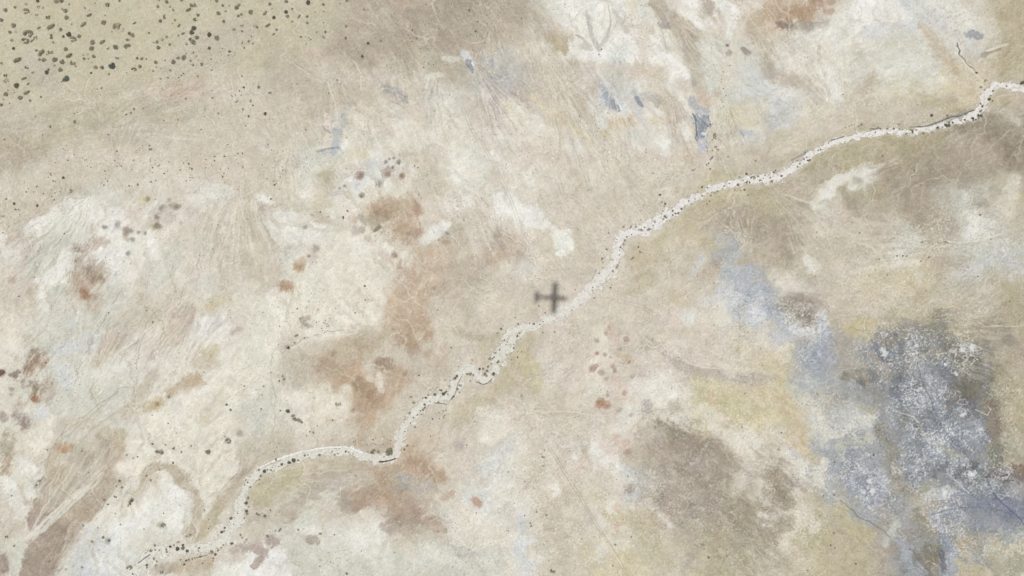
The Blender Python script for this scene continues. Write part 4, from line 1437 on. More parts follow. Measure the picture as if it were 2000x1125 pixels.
# the main wash -------------------------------------------------------------------------------
WASH = [(2600, 330, 8), (2200, 205, 6), (2060, 178, 6), (2000, 172, 5.5), (1965, 167, 6), (1945, 164, 7), (1932, 175, 7), (1924, 195, 7), (1920, 212, 8), (1903, 226, 7), (1880, 234, 5.5),
        (1850, 243, 6), (1800, 254, 6.5), (1770, 257, 6), (1720, 258, 6), (1680, 263, 6), (1640, 274, 6), (1606, 288, 6), (1580, 304, 6.5), (1555, 325, 7.5), (1530, 342, 8), (1500, 350, 9), (1470, 351, 9),
        (1440, 356, 6), (1400, 366, 6.5), (1365, 382, 7), (1330, 402, 7.5), (1300, 425, 9), (1272, 443, 10), (1245, 452, 8), (1225, 456, 7), (1210, 466, 8), (1205, 490, 8), (1199, 512, 9), (1186, 532, 10), (1165, 553, 8),
        (1152, 567, 8), (1130, 588, 6.5), (1102, 606, 8), (1075, 624, 7), (1045, 638, 6), (1018, 639, 6), (1006, 650, 10), (991, 669, 12), (975, 695, 12), (964, 718, 9), (958, 736, 7), (944, 744, 6),
        (934, 737, 7), (924, 723, 7.5), (911, 720, 7), (901, 728, 6.5), (892, 747, 8), (886, 763, 8), (874, 775, 7), (852, 781, 6.5), (836, 783, 8), (821, 795, 9), (806, 813, 8), (793, 830, 7), (783, 848, 6.5),
        (780, 866, 7), (771, 886, 10), (757, 895, 9), (732, 896, 8), (712, 890, 6.5), (695, 883, 7), (675, 880, 6.5), (650, 881, 7), (625, 884, 7), (600, 889, 7), (575, 897, 7), (550, 904, 7), (525, 913, 7), (505, 922, 6),
        (484, 945, 6), (473, 964, 6.5), (470, 984, 8), (469, 1004, 8.5), (457, 1028, 11), (446, 1046, 10), (428, 1060, 9), (412, 1067, 8), (380, 1072, 8), (352, 1076, 7), (320, 1076, 7), (292, 1082, 6), (280, 1094, 6),
        (266, 1110, 8), (252, 1128, 7), (235, 1155, 7), (150, 1260, 8), (-200, 1600, 8)]


WASH = [(a, b, c * (0.95 if a > 1320 else 1.12)) for a, b, c in WASH]


def near(pts, sl):
    x = X[sl] + 3.5 * W2X[sl] + 3.4 * f1[sl] + 2.2 * f4[sl]; y = Y[sl] + 3.5 * W2Y[sl] + 3.4 * FR2[sl] - 2.2 * f4[sl]
    d = np.full(x.shape, 99.0, np.float32); side = np.zeros_like(d)
    for (ax, ay, aw), (bx, by, bw) in zip(pts[:-1], pts[1:]):
        vx, vy = bx - ax, by - ay
        t = np.clip(((x - ax) * vx + (y - ay) * vy) / (vx * vx + vy * vy), 0, 1)
        px, py = x - ax - t * vx, y - ay - t * vy
        q = np.hypot(px, py) / (aw + (bw - aw) * t)
        up = q < d
        d = np.where(up, q, d)
        side = np.where(up, np.sign(vx * py - vy * px), side)
    return d, side


WD = np.full(X.shape, 99.0, np.float32); WS = np.zeros_like(X)
for a in range(0, len(WASH) - 1, 6):
    seg = WASH[a:a + 7]
    sl = bbox(min(p[0] for p in seg) - 60, min(p[1] for p in seg) - 60, max(p[0] for p in seg) + 60, max(p[1] for p in seg) + 60)
    dd, ss = near(seg, sl)
    up = dd < WD[sl]
    WD[sl] = np.where(up, dd, WD[sl]); WS[sl] = np.where(up, ss, WS[sl])
WD0 = WD.copy()
wnar = fbm(X, Y, 14, 3, 231, 0.6)
wnar = wnar + 0.5 * fbm(X, Y, 34, 2, 233)
bed = 1 - sstep(0.84, 1.16, WD + 1.0 * wnar)
# pale sandy margins, the bed itself, its brighter threads and scoured grey patches
mar = (1 - sstep(1.1, 2.4, WD + 0.9 * wnar)) * (1 - bed)
C += (np.array([208, 203, 192], np.float32) - C) * (mar * 0.5)[..., None]
east = sstep(1000, 1300, X)[..., None]
bedc = np.array([219, 217, 209], np.float32) * (1 - east) + np.array([228, 225, 224], np.float32) * east
bn = fbm(X, Y, 9, 3, 235, 0.6)
bn2 = fbm(X, Y, 26, 3, 239, 0.6)
bedc = bedc + (bn * 17 + bn2 * 9 + f4 * 9 + f1 * 7)[..., None]
bedc = bedc + (np.array([196, 194, 184], np.float32) - bedc) * (sstep(0.1, 0.5, bn + 0.5 * bn2) * 0.75)[..., None]
C += (bedc - C) * (bed * 0.93)[..., None]
WDn = WD + 0.9 * wnar
cut = np.clip(1 - np.abs(WDn - 0.93) * 6.5, 0, 1) * sstep(0.0, 0.4, fbm(X, Y, 16, 3, 241, 0.6))
C += (np.array([243, 242, 238], np.float32) - C) * (cut * 0.6)[..., None]
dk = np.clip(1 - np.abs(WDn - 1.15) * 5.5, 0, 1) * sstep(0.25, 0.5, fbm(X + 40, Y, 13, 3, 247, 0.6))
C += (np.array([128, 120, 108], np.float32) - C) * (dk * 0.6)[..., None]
thr = np.clip(1 - np.abs(bn) * 5, 0, 1) * bed * gate
C += (np.array([196, 196, 194], np.float32) - C) * (thr * 0.35)[..., None]
line((104, 102, 104), .6, 1.3, '1780,248 1800,247 1820,243 1838,236 1850,231 1868,227 1885,222 1900,216', wob=1.3, rough=.4, dash=.15)
line((146, 146, 152), .4, 2.2, '1850,228 1870,224 1890,218', wob=.6)
line((124, 120, 114), .6, 1.0, '1665,259 1690,253 1720,250', wob=1, dash=.4)
line((124, 120, 116), .6, 1.0, '1592,286 1630,272 1650,266', wob=1, dash=.4)
line((150, 150, 156), .6, 2.4, '1548,312 1562,304 1578,294', wob=.8)
line((248, 246, 240), .85, 1.2, '508,913 540,898 575,886 602,880 628,875 655,873 685,874 706,884', wob=.4, rough=.1)
line((92, 84, 76), .85, 1.3, '707,894 713,900 725,903 748,902 760,900 772,896', wob=.8, dash=.25)
line((120, 110, 98), .7, 1.0, '848,787 862,787 872,790', wob=.8)
line((110, 100, 92), .7, 1.1, '931,746 944,751 953,748 960,741', wob=.5)
line((150, 138, 128), .6, 1.3, '902,735 895,748 892,760 888,772', wob=1)
line((120, 112, 102), .6, 1.0, '352,1090 368,1094 390,1088 404,1084', wob=.8, dash=.2)
line((100, 104, 110), .6, 1.5, '270,1100 282,1090 292,1084', wob=.8)

# ---------------------------------------------------------------- beyond the frame: the same desert
edge = np.maximum(np.maximum(-X, X - 2000), np.maximum(-Y, Y - 1125))
far = sstep(30, 300, edge)
fc = np.array([203, 194, 176], np.float32) + (12 * fbm(X, Y, 420, 4, 260))[..., None] * np.array([1, 1, .9], np.float32) + (9 * fbm(X, Y, 90, 4, 264))[..., None]
C += (fc - C) * (far * (1 - bed))[..., None]

nb = C.copy()
for _ in range(3):
    nb[1:-1, 1:-1] = (nb[:-2, 1:-1] + nb[2:, 1:-1] + nb[1:-1, :-2] + nb[1:-1, 2:] + 2 * nb[1:-1, 1:-1]) / 6
C += np.clip((C - nb) * 0.55, -22, 18)                  # hard little edges of crust and stone
C[:] = 196 + (C - 196) * 1.09
C += np.array([5.4, 4.7, 2.9], np.float32)
C[:] = np.clip(C, 20, 248)

# ---------------------------------------------------------------- relief in metres
Z = 0.30 * fbm(X, Y, 160, 3, 301) + 0.22 * st * flank + 0.07 * f2 + 0.045 * f1 + 0.06 * f5 * flank + 0.016 * f4
Z = Z * (1 - far) + far * (0.3 * fbm(X, Y, 900, 3, 305) * (1 + np.minimum(edge, 12000) / 300) + 0.2 * fbm(X, Y, 160, 3, 301))
Z -= (0.42 * NET + 0.30 * NETW) * (0.25 + 0.75 * vary) * (1 - bed)
Z += HF
Z -= 0.10 * RILL + 0.05 * rd * gate
Z += 0.03 * fl + 0.06 * rg
Z -= 0.30 * (1 - sstep(0.8, 1.5, WD0 + 1.0 * wnar))
Z += 0.05 * bed * bn
WASHMASK = bed > 0.5

# ================================================================== build: ground and wash
def wx(px): return (px - 1000) * S
def wy(py): return (562.5 - py) * S


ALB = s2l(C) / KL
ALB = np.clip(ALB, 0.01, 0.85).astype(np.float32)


def soil_material(name, bump, grain):
    m = bpy.data.materials.new(name)
    m.use_nodes = True
    t = m.node_tree; N = t.nodes; b = N['Principled BSDF']
    b.inputs['Roughness'].default_value = 1.0
    b.inputs['Specular IOR Level'].default_value = 0.0
    at = N.new('ShaderNodeAttribute'); at.attribute_name = 'soil'
    tc = N.new('ShaderNodeTexCoord')
    n1 = N.new('ShaderNodeTexNoise'); n1.inputs['Scale'].default_value = 3.2; n1.inputs['Detail'].default_value = 4; n1.inputs['Roughness'].default_value = 0.75
    n2 = N.new('ShaderNodeTexNoise'); n2.inputs['Scale'].default_value = 0.55; n2.inputs['Detail'].default_value = 6; n2.inputs['Roughness'].default_value = 0.7
    t.links.new(tc.outputs['Object'], n1.inputs['Vector']); t.links.new(tc.outputs['Object'], n2.inputs['Vector'])
    mr1 = N.new('ShaderNodeMapRange'); mr1.inputs[1].default_value = .3; mr1.inputs[2].default_value = .7; mr1.inputs[3].default_value = 1 - grain; mr1.inputs[4].default_value = 1 + grain
    mr2 = N.new('ShaderNodeMapRange'); mr2.inputs[1].default_value = .3; mr2.inputs[2].default_value = .7; mr2.inputs[3].default_value = 1 - grain * .6; mr2.inputs[4].default_value = 1 + grain * .6
    t.links.new(n1.outputs[0], mr1.inputs[0]); t.links.new(n2.outputs[0], mr2.inputs[0])
    mm = N.new('ShaderNodeMath'); mm.operation = 'MULTIPLY'
    t.links.new(mr1.outputs[0], mm.inputs[0]); t.links.new(mr2.outputs[0], mm.inputs[1])
    vm = N.new('ShaderNodeVectorMath'); vm.operation = 'SCALE'
    t.links.new(at.outputs['Color'], vm.inputs[0]); t.links.new(mm.outputs[0], vm.inputs['Scale'])
    t.links.new(vm.outputs[0], b.inputs['Base Color'])
    bp = N.new('ShaderNodeBump'); bp.inputs['Strength'].default_value = bump; bp.inputs['Distance'].default_value = 0.06
    t.links.new(n1.outputs[0], bp.inputs['Height']); t.links.new(bp.outputs[0], b.inputs['Normal'])
    return m


def sheet(name, facemask, mat):
    """the grid faces chosen by facemask as one mesh that shares the other sheets' edges"""
    jj, ii = np.nonzero(facemask)
    a = jj * NX + ii
    q = np.stack([a + NX, a + NX + 1, a + 1, a], 1)             # counter-clockwise seen from above
    used, inv = np.unique(q, return_inverse=True)
    inv = inv.reshape(-1).astype(np.int32)
    co = np.empty((len(used), 3), np.float32)
    co[:, 0] = (Xf.ravel()[used] - 1000) * S
    co[:, 1] = (562.5 - Yf.ravel()[used]) * S
    co[:, 2] = Z.ravel()[used]
    me = bpy.data.meshes.new(name)
    me.vertices.add(len(used)); me.vertices.foreach_set('co', co.ravel())
    n = len(q)
    me.loops.add(n * 4); me.loops.foreach_set('vertex_index', inv)
    me.polygons.add(n)
    me.polygons.foreach_set('loop_start', np.arange(0, n * 4, 4, dtype=np.int32))
    me.polygons.foreach_set('use_smooth', np.ones(n, bool))
    at = me.attributes.new('soil', 'FLOAT_COLOR', 'POINT')
    c4 = np.ones((len(used), 4), np.float32); c4[:, :3] = ALB.reshape(-1, 3)[used]
    at.data.foreach_set('color', c4.ravel())
    me.update(calc_edges=True)
    me.materials.append(mat)
    o = bpy.data.objects.new(name, me); COL.objects.link(o)
    o['kind'] = 'structure'
    return o


wm_ = WASHMASK.astype(np.int32)
fm = (wm_[:-1, :-1] + wm_[1:, :-1] + wm_[:-1, 1:] + wm_[1:, 1:]) >= 2
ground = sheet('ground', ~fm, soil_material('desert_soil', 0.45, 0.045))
ground['label'] = 'pale desert ground of white clay, tan sand, rust stains and blue grey clay flats'
wash = sheet('dry_riverbed', fm, soil_material('wash_sand', 0.5, 0.055))
wash['label'] = 'white sandy bed of the dry wash winding diagonally across the desert'


def height(px, py):
    i = int(np.clip(np.searchsorted(XS, px), 1, NX - 1)); j = int(np.clip(np.searchsorted(YS, py), 1, NY - 1))
    return float(min(Z[j, i], Z[j - 1, i], Z[j, i - 1], Z[j - 1, i - 1]))


# ================================================================== shrubs
def leaf_material(name, col, var=0.18):
    m = bpy.data.materials.new(name); m.use_nodes = True
    t = m.node_tree; N = t.nodes; b = N['Principled BSDF']
    b.inputs['Roughness'].default_value = 0.85; b.inputs['Specular IOR Level'].default_value = 0.15
    oi = N.new('ShaderNodeObjectInfo'); tc = N.new('ShaderNodeTexCoord')
    nz = N.new('ShaderNodeTexNoise'); nz.inputs['Scale'].default_value = 3.5; nz.inputs['Detail'].default_value = 4
    t.links.new(tc.outputs['Object'], nz.inputs['Vector'])
    mr = N.new('ShaderNodeMapRange'); mr.inputs[1].default_value = .25; mr.inputs[2].default_value = .75; mr.inputs[3].default_value = .6; mr.inputs[4].default_value = 1.4
    t.links.new(nz.outputs[0], mr.inputs[0])
    mo = N.new('ShaderNodeMapRange'); mo.inputs[3].default_value = 1 - var; mo.inputs[4].default_value = 1 + var
    t.links.new(oi.outputs['Random'], mo.inputs[0])
    mm = N.new('ShaderNodeMath'); mm.operation = 'MULTIPLY'; t.links.new(mr.outputs[0], mm.inputs[0]); t.links.new(mo.outputs[0], mm.inputs[1])
    vm = N.new('ShaderNodeVectorMath'); vm.operation = 'SCALE'; vm.inputs[0].default_value = col
    t.links.new(mm.outputs[0], vm.inputs['Scale']); t.links.new(vm.outputs[0], b.inputs['Base Color'])
    return m


M_MID = leaf_material('shrub_leaves', (0.205, 0.195, 0.142))
M_DARK = leaf_material('shrub_dark_leaves', (0.115, 0.108, 0.082))
M_FAINT = leaf_material('shrub_dry_twigs', (0.31, 0.29, 0.23))
M_TEAL = leaf_material('shrub_blue_green_leaves', (0.105, 0.118, 0.105))
M_GREEN = leaf_material('shrub_green_leaves', (0.11, 0.135, 0.08))


def dome(V, F, cx, cy, r, h, rs, n=7, rings=2):
    b0 = len(V)
    ph = rs.uniform(0, 6.28)
    rad = [r * rs.uniform(.78, 1.18) for _ in range(n)]
    for k in range(rings + 1):
        e = k / (rings + 1)
        for i in range(n):
            a = ph + i / n * math.tau
            q = rad[i] * math.cos(e * math.pi / 2) * rs.uniform(.92, 1.08)
            V.append((cx + q * math.cos(a), cy + q * math.sin(a), h * math.sin(e * math.pi / 2) * rs.uniform(.85, 1.12) - (0.04 if k == 0 else 0)))
    V.append((cx, cy, h))
    for k in range(rings):
        for i in range(n):
            p = b0 + k * n + i; q = b0 + k * n + (i + 1) % n
            F.append((p, q, q + n, p + n))
    for i in range(n):
        F.append((b0 + rings * n + i, b0 + rings * n + (i + 1) % n, len(V) - 1))


def leaves(V, F, cx, cy, r, h, rs, n, s):
    for _ in range(n):
        a = rs.uniform(0, math.tau); q = r * math.sqrt(rs.random()) * 1.22
        x, y = cx + q * math.cos(a), cy + q * math.sin(a)
        z = max(0.0, h * math.sqrt(max(0.0, 1 - (q / (r * 1.25)) ** 2))) * rs.uniform(.55, 1.18) + 0.02
        t = rs.uniform(0, math.tau); tl = rs.uniform(-.7, .7); k = s * rs.uniform(.6, 1.4)
        ux, uy = math.cos(t) * k, math.sin(t) * k
        vx, vy, vz = -math.sin(t) * k * .5 * math.cos(tl), math.cos(t) * k * .5 * math.cos(tl), k * .5 * math.sin(tl)
        b0 = len(V)
        V += [(x - ux, y - uy, z), (x - vx, y - vy, z - vz), (x + ux, y + uy, z + k * .2), (x + vx, y + vy, z + vz)]
        F.append((b0, b0 + 1, b0 + 2, b0 + 3))


def shrub_mesh(kind, seed, mat):
    rs = random.Random(seed)
    V, F = [], []
    if kind == 'solid':
        cl = [(0, 0, .30)] + [(.27 * math.cos(a + rs.uniform(-.4, .4)), .27 * math.sin(a + rs.uniform(-.4, .4)), rs.uniform(.15, .24)) for a in [i / 6 * math.tau for i in range(6)]]
    elif kind == 'long':
        cl = [(t * math.cos(.6), t * math.sin(.6) + rs.uniform(-.06, .06), .24 - .16 * abs(t)) for t in (-.4, -.2, 0, .18, .36)]
    elif kind == 'ring':
        gap = rs.uniform(3.4, 4.6)
        cl = [(.34 * math.cos(a) * 1.15, .26 * math.sin(a), rs.uniform(.09, .18)) for a in [gap + .6 + i / 9 * 4.9 for i in range(9)] if rs.random() < .85]
    elif kind == 'moon':
        cl = [(.36 * math.cos(a), .30 * math.sin(a), rs.uniform(.08, .13)) for a in [1.0 + i / 11 * 3.0 for i in range(11)]] + [(rs.uniform(-.2, .25), rs.uniform(-.15, .2), .10) for _ in range(9)]
    else:                                    # open
        cl = [(rs.uniform(-.36, .36), rs.uniform(-.28, .28), rs.uniform(.07, .17)) for _ in range(9)]
    for cx, cy, r in cl:
        h = min(.5, r * 1.5)
        dome(V, F, cx, cy, r * .86, h, rs)
        leaves(V, F, cx, cy, r, h, rs, int(30 + 240 * r), .045)
    me = bpy.data.meshes.new('shrub_' + kind)
    me.from_pydata(V, [], F)
    me.materials.append(mat)
    return me


_cache = {}


def get_mesh(kind, matname, variant):
    k = (kind, matname, variant)
    if k not in _cache:
        mat = {'mid': M_MID, 'dark': M_DARK, 'faint': M_FAINT, 'teal': M_TEAL, 'green': M_GREEN}[matname]
        _cache[k] = shrub_mesh(kind, hash((len(kind), ord(kind[0]), variant)) & 0xffff, mat)
    return _cache[k]


# every shrub read off the survey: origin x, origin y, zoom, then x,y,diameter and a letter for its look
SHRUBS = []


def read(ox, oy, k, txt):
    for t in txt.split(';'):
        t = t.strip()
        if not t:
            continue
        code = 's'
        if t[-1].isalpha():
            code = t[-1]; t = t[:-1]
        x, y, dd = [float(v) for v in t.split(',')]
        SHRUBS.append((ox + x / k, oy + y / k, dd / k, code))


read(0, 0, 8, "87,155,70;235,115,50;405,175,100r;410,65,55f;590,15,60d;885,25,80;960,12,80;1025,165,85;965,135,35f;1040,278,70;1395,237,70e;1680,75,75;1865,12,45;1305,388,85e;1615,352,80;1835,420,140h;1745,495,22;25,318,65;217,397,90;157,503,55;245,493,35f;740,270,80o;795,420,105e;605,435,50e;950,465,60;1080,540,85d;993,572,50d;1240,568,70;1140,615,100r;800,552,45;800,590,50;835,662,40;440,530,130r;395,640,105r;545,590,70f;505,630,60e;185,628,60f;82,710,25f;207,758,55d;570,790,50o;645,830,100e;785,810,80o;730,850,50f;1025,765,75;1080,870,85e;1445,662,80;1435,757,80;1600,655,80e;1805,740,85;1680,760,45o;1965,720,75;1980,620,50;275,937,105e;855,932,85;975,968,80;1140,980,90o;617,930,45;690,940,75o;1310,917,50;1375,915,28;1295,857,22;1365,845,30f;1460,885,65;1830,900,55o;1757,1032,110T;1497,1052,70;1595,1052,70;415,1052,60o;758,1090,35d;940,1095,80;15,985,40;1430,970,25f;670,122,35f;595,105,60f;570,228,45f;1480,50,30f;1325,127,25;1395,160,28f;1640,238,20;1125,380,22;1915,458,35f;850,1028,30;1080,65,25")
read(250, 0, 8, "470,105,55;610,35,60;1015,75,95o;945,155,75e;660,115,30;713,158,38o;567,248,35;570,280,55;505,330,60;740,310,35;695,375,20;800,405,50e;100,362,50e;1095,235,55;1043,310,60;1030,445,85d;998,512,75d;1270,547,75d;1385,590,92;1080,587,75;970,617,60;1022,655,88;915,692,40;1410,205,75;1480,85,45;1585,87,28;1520,175,45o;1695,120,70;1730,75,55;1910,188,88;1720,245,50;1765,220,50;1495,335,55;1385,15,60;1770,400,60f;1650,462,55o;1780,485,45;1975,405,75f;1880,645,50;1948,678,35;1785,670,25;455,657,60;400,665,22d;540,628,40;603,578,40;790,555,40;857,527,50e;330,515,42;70,550,75;20,525,70;10,622,30;10,710,60;475,748,65;652,698,50;1265,752,60d;1020,823,42;1585,800,45d;1573,858,25d;870,905,85;785,905,60o;710,967,75;430,972,65;185,1035,70;90,1085,70r;210,918,55;140,905,50;285,922,25;575,935,35;978,948,28d;1010,1018,40;1150,998,60;435,1048,20d;1295,925,25;1300,1085,25;647,1098,35e;513,1068,18;390,1108,35;840,8,50;490,2,40;1925,568,22d;1475,757,20;1812,748,25;1065,880,28;905,842,22;1768,945,15")
read(0, 100, 8, "730,335,75d;75,378,70o;375,425,65e;95,465,90f;1045,432,105T;1000,450,60T;260,537,88d;437,512,45e;955,475,25;1420,338,42d;1697,355,38e;505,332,40;120,607,28;215,648,25d;90,672,75;417,648,85e;317,728,80;470,772,45;637,712,42;57,757,25d;22,842,60;150,810,22;1578,572,35r;1520,588,18;1975,335,22;1975,992,40d;1202,948,22;1155,968,22;1165,1105,60;555,1022,20;1185,235,25;665,450,22f;655,488,22f")
read(250, 100, 8, "865,348,25d;828,377,28d;790,413,30d;510,432,25d;620,415,35;1087,393,28d;1325,728,38;1800,567,38d;1740,622,25;1620,700,30d;1680,682,22d;1770,688,22;1720,777,25;1690,795,25;1912,780,40;1952,842,28d;1795,905,35;1885,1017,48;1412,968,28d;1195,1017,20;95,905,28d;47,965,30d;235,890,18;567,1085,22d;775,1072,22d;1205,905,22;900,740,25;1775,383,28;1165,648,30f;1300,612,22")
read(500, 0, 4, "108,30,28;235,8,30;408,18,40d;527,38,25;282,68,22;233,92,36d;245,127,30;70,103,34e;140,138,34d;122,65,15f;335,128,28e;400,130,24;400,178,26;280,170,20;92,198,36e;160,232,24;138,265,20;5,210,25;350,288,18;390,343,14;705,205,24;545,248,20d;472,250,14;530,292,20;413,296,12d;428,308,14;702,298,24;875,338,24d;975,320,12d;527,92,10;463,95,10;530,178,10;845,73,18;873,72,8d;710,5,28;658,30,12;830,440,24d;1098,488,10d;20,680,28;105,725,28o;70,888,28d;635,625,12d;665,655,10;570,728,12d;1665,80,22;1730,170,14d;1715,243,16d;1720,278,10;1675,268,10;1803,117,10d;1825,110,8;1887,117,8;1805,185,9d;1840,182,9;1428,222,10d;1222,235,14d;1217,323,12d;1205,300,10;1190,275,9;1258,300,12;1140,315,9;1087,278,9;1285,380,9;1350,500,10d;1385,505,10d;1318,485,8;1310,527,11;1345,488,9;1525,30,9;1527,97,8;1525,188,8;1687,22,8;1330,35,10;1512,742,9d;1022,512,9;783,860,10;320,652,20f;128,930,10d;180,965,9;146,1048,8d;252,848,8;388,1012,12;670,1030,6")
read(0, 0, 4, "35,1090,12;335,1055,10;845,1052,12;1688,1078,8d;390,990,20;1570,1010,14;1917,982,14d;1385,937,9;1285,942,9;1708,885,11d")
read(0, 281, 4, "495,265,24d;108,465,26d;290,483,24d;550,368,28r;583,85,10d;533,128,12d;430,147,12;520,15,10;510,50,9;498,38,9;647,113,9d;663,125,9d;675,125,9d;665,133,8;683,172,9;711,184,11;783,158,8;820,213,12d;827,238,8;825,275,9d;842,292,13;811,322,12;793,303,9;895,130,12d;928,156,9d;930,170,9d;913,175,10d;948,175,12d;1043,130,14;1032,199,10d;1174,116,10;1213,128,10;1172,135,12;1193,187,13d;1207,157,9;1240,165,12d;1190,224,9d;1165,212,8;1228,175,9;1280,230,13d;1305,210,9;1317,138,9;1437,149,11d;1475,155,14d;1497,193,15d;1482,187,9;1408,204,12d;1610,122,10d;1675,132,13d;1653,165,10;1678,97,13d;1755,98,13d;1605,187,11d;1720,200,11d;1783,190,10d;1750,230,9d;1737,255,14d;1755,300,9d;1852,124,9d;1860,152,9d;1895,180,14o;1500,265,9;1455,290,10d;1480,262,9;1488,285,8;1178,295,16d;1217,285,12;1075,317,16d;1010,327,13d;1028,332,8;982,366,11d;220,350,11d;285,333,11;205,375,14;260,375,10;335,385,10;400,357,8;423,378,8;470,374,9d;508,342,9d;508,355,8;402,412,11;420,437,11d;487,424,8;430,293,10d;413,290,14;393,232,14;375,262,9;397,243,9;43,430,16o;115,510,13d;145,512,11d;123,515,10;153,550,10;20,565,24o;85,575,8;198,478,7;17,693,12;62,642,9;427,905,8;340,988,8;270,1042,10;472,748,9;500,700,12;1212,434,10;1777,7,12d;1165,12,12;1110,12,8;1700,630,9;1923,585,9;1440,885,8;1585,870,9;1557,870,9;1855,355,9;820,885,9;968,918,9;1020,938,9;590,915,14;1860,77,14;1895,75,12;1175,45,24r;915,60,16o")
read(500, 281, 4, "122,48,11d;208,55,8;130,87,10d;147,136,9;243,134,7;47,163,10d;127,187,8;210,207,11d;232,207,8;88,275,10d;135,290,11d;142,322,18d;157,312,9;190,257,9;185,353,8;350,252,8;365,393,8;395,106,9;503,533,12d;713,525,16d;680,575,20d;92,5,10;822,412,26;1680,555,8;1625,597,10d;1428,752,12d;1495,703,16;960,650,18;928,680,16;1240,172,12;1265,185,12;1340,240,8;415,878,14;120,430,20;850,1110,22;1115,150,20;1065,187,12;1272,395,14")
read(0, 562, 4, "847,196,12d;1142,176,10d;1265,148,8;1218,222,8;1190,270,16d;1245,255,14;147,68,12;1770,912,24;1800,955,24;1190,995,10;1315,1060,14;1908,768,16o;355,585,14;105,690,20o;150,660,16;1320,850,18;1590,660,14;1800,235,10;600,655,8;280,1000,10")
read(0, 843, 3.99, "365,142,12d;1183,98,18d;1215,157,28d;1240,160,26;1265,165,30;1350,133,28;1415,160,20;1622,158,42;1780,75,45r;1755,40,16;1037,207,15;985,183,15;1075,195,12;1352,242,22;950,435,24o;905,425,12;932,383,24;1028,538,28d;1015,560,26;1000,580,18;840,567,16d;815,530,20;900,505,24o;1403,575,9d;1593,612,13d;1275,637,12;898,636,9;850,850,26;803,825,26;718,858,20;937,832,9;937,725,14e;765,750,12;650,730,18;1270,728,40o;690,320,16;1290,105,14;640,152,12;1490,110,16e;1120,760,12;385,1010,10;515,1070,14;640,1060,16o;1140,345,18;1175,380,16;1245,295,16;305,380,20o;280,415,20o;45,820,26o;110,890,24o;90,500,14")
read(240, 900, 5, "1053,562,34;993,655,28;965,698,32d;985,690,20;1205,412,37d;1222,362,30;1232,450,20;1210,490,36d;1215,520,24;1185,565,22;1060,810,32d;980,825,18;960,850,14;903,915,30d;870,895,34;860,880,24;585,825,28d;530,862,46d;580,855,40;495,828,25;460,838,28d;418,870,24;425,895,20;312,828,26;310,873,16d;350,878,14d;625,883,38d;740,855,24;710,838,12;757,937,26;618,972,22d;598,1012,24d;562,967,16;675,957,20;883,957,20;883,978,14d;235,1018,26d;235,1045,16;60,1050,50r;330,982,22;270,880,36;300,955,25;655,722,20d;620,742,25;540,795,28e;1198,190,18d;1218,212,16;1325,92,24;1345,148,26;1335,185,16;1330,225,12;1245,255,20;1408,738,24;1385,538,30o;1440,483,18;840,575,16;1120,512,14;1080,622,12;90,1110,20;375,1090,40o;780,1000,22o;850,640,12;835,660,14;1150,725,24o;1165,750,20;1205,770,18;930,880,22;645,965,14;700,950,14;320,1020,18")
read(500, 800, 6.657, "105,805,58d;145,785,28;190,795,28;30,787,28;335,713,42d;372,712,16d;290,745,18;208,752,16;430,692,48d;487,662,58d;543,660,26d;570,672,14;262,650,32;237,547,18d;270,493,16d;297,440,14;180,435,14;630,597,35;675,595,20;822,592,40;1020,582,28;1060,572,20;1165,548,30d;1205,552,25;1510,555,60;1535,530,45;1590,548,52;1455,548,25;1728,552,108;1517,395,22d;1555,368,16d;1265,420,14d;1560,453,40f;1432,452,28f;1650,452,16;1662,348,16;1750,400,16;1660,612,18;1928,520,26d;1970,470,40o;62,858,18;45,915,12;40,968,14;995,138,22;500,120,50o;560,140,60o;600,165,30o;740,300,30o;800,212,24o;985,545,34f;655,345,20;700,290,24o")
read(760, 620, 4.89, "645,560,34d;630,580,30d;745,545,24;775,542,36;800,552,24;865,492,34d;895,490,26;935,510,30;915,540,32;930,562,24;997,540,35d;990,550,22;1035,430,26;1045,420,22;1003,380,18d;1010,335,30o;945,470,24;963,395,34o;1130,235,14d;1055,310,16;1190,295,20;1190,260,14;1225,380,20d;1228,328,12;1265,325,12;1120,358,12;1155,360,12;1165,403,12;1070,110,22d;1032,150,26o;1225,180,22d;1245,150,30o;1232,62,20d;1342,58,16d;1380,62,22d;1440,65,16d;1205,5,14d;1268,745,22f;795,408,20f;458,672,14d;520,730,40g;545,715,24g;500,695,26g;435,735,28g;350,768,28g;372,742,22;320,770,14;535,597,14;285,552,14;340,835,24d;340,865,30;325,885,28;300,895,20;193,920,24;232,955,14;615,755,28;600,775,22;675,650,34o;650,685,28;470,817,24e;515,890,14d;540,885,14d;475,910,14;520,952,14d;530,940,12;415,970,14;480,965,12;545,925,10;248,1047,16;815,993,12;775,605,14;235,815,34o;205,760,30o;575,660,25f;975,440,14d;985,395,16;1100,220,16;1115,260,14;900,490,18;485,690,16;675,715,16;560,735,18;390,800,14;270,930,18;150,1090,14;205,1010,14")
read(1000, 430, 5, "1235,262,20d;1248,308,18d;1270,318,12d;1172,382,24;1182,365,22;1108,457,10d;922,285,20d;880,378,22o;890,412,14d;820,485,12d;815,502,12;618,678,12d;963,658,16;975,635,12;800,762,18;937,762,14;975,378,40f;1025,188,12d;1170,140,14d;1125,165,20;1100,200,26;1095,235,20;1058,265,20d;1053,292,12;1165,65,26;1205,38,12;1245,38,12;1090,65,24;1240,95,34f;1270,96,30f;1335,90,30o;1380,48,14;945,125,22e;265,838,16d;35,950,12;300,990,16;325,905,20o;420,935,10d;505,870,8d;415,1090,16;300,1100,14;555,472,10;645,90,12;985,498,26o;1030,445,24o;790,660,18;785,690,14;885,465,12;850,520,14;670,830,12;410,790,10d;432,772,9d;1020,460,20;1210,60,22;1050,340,14")
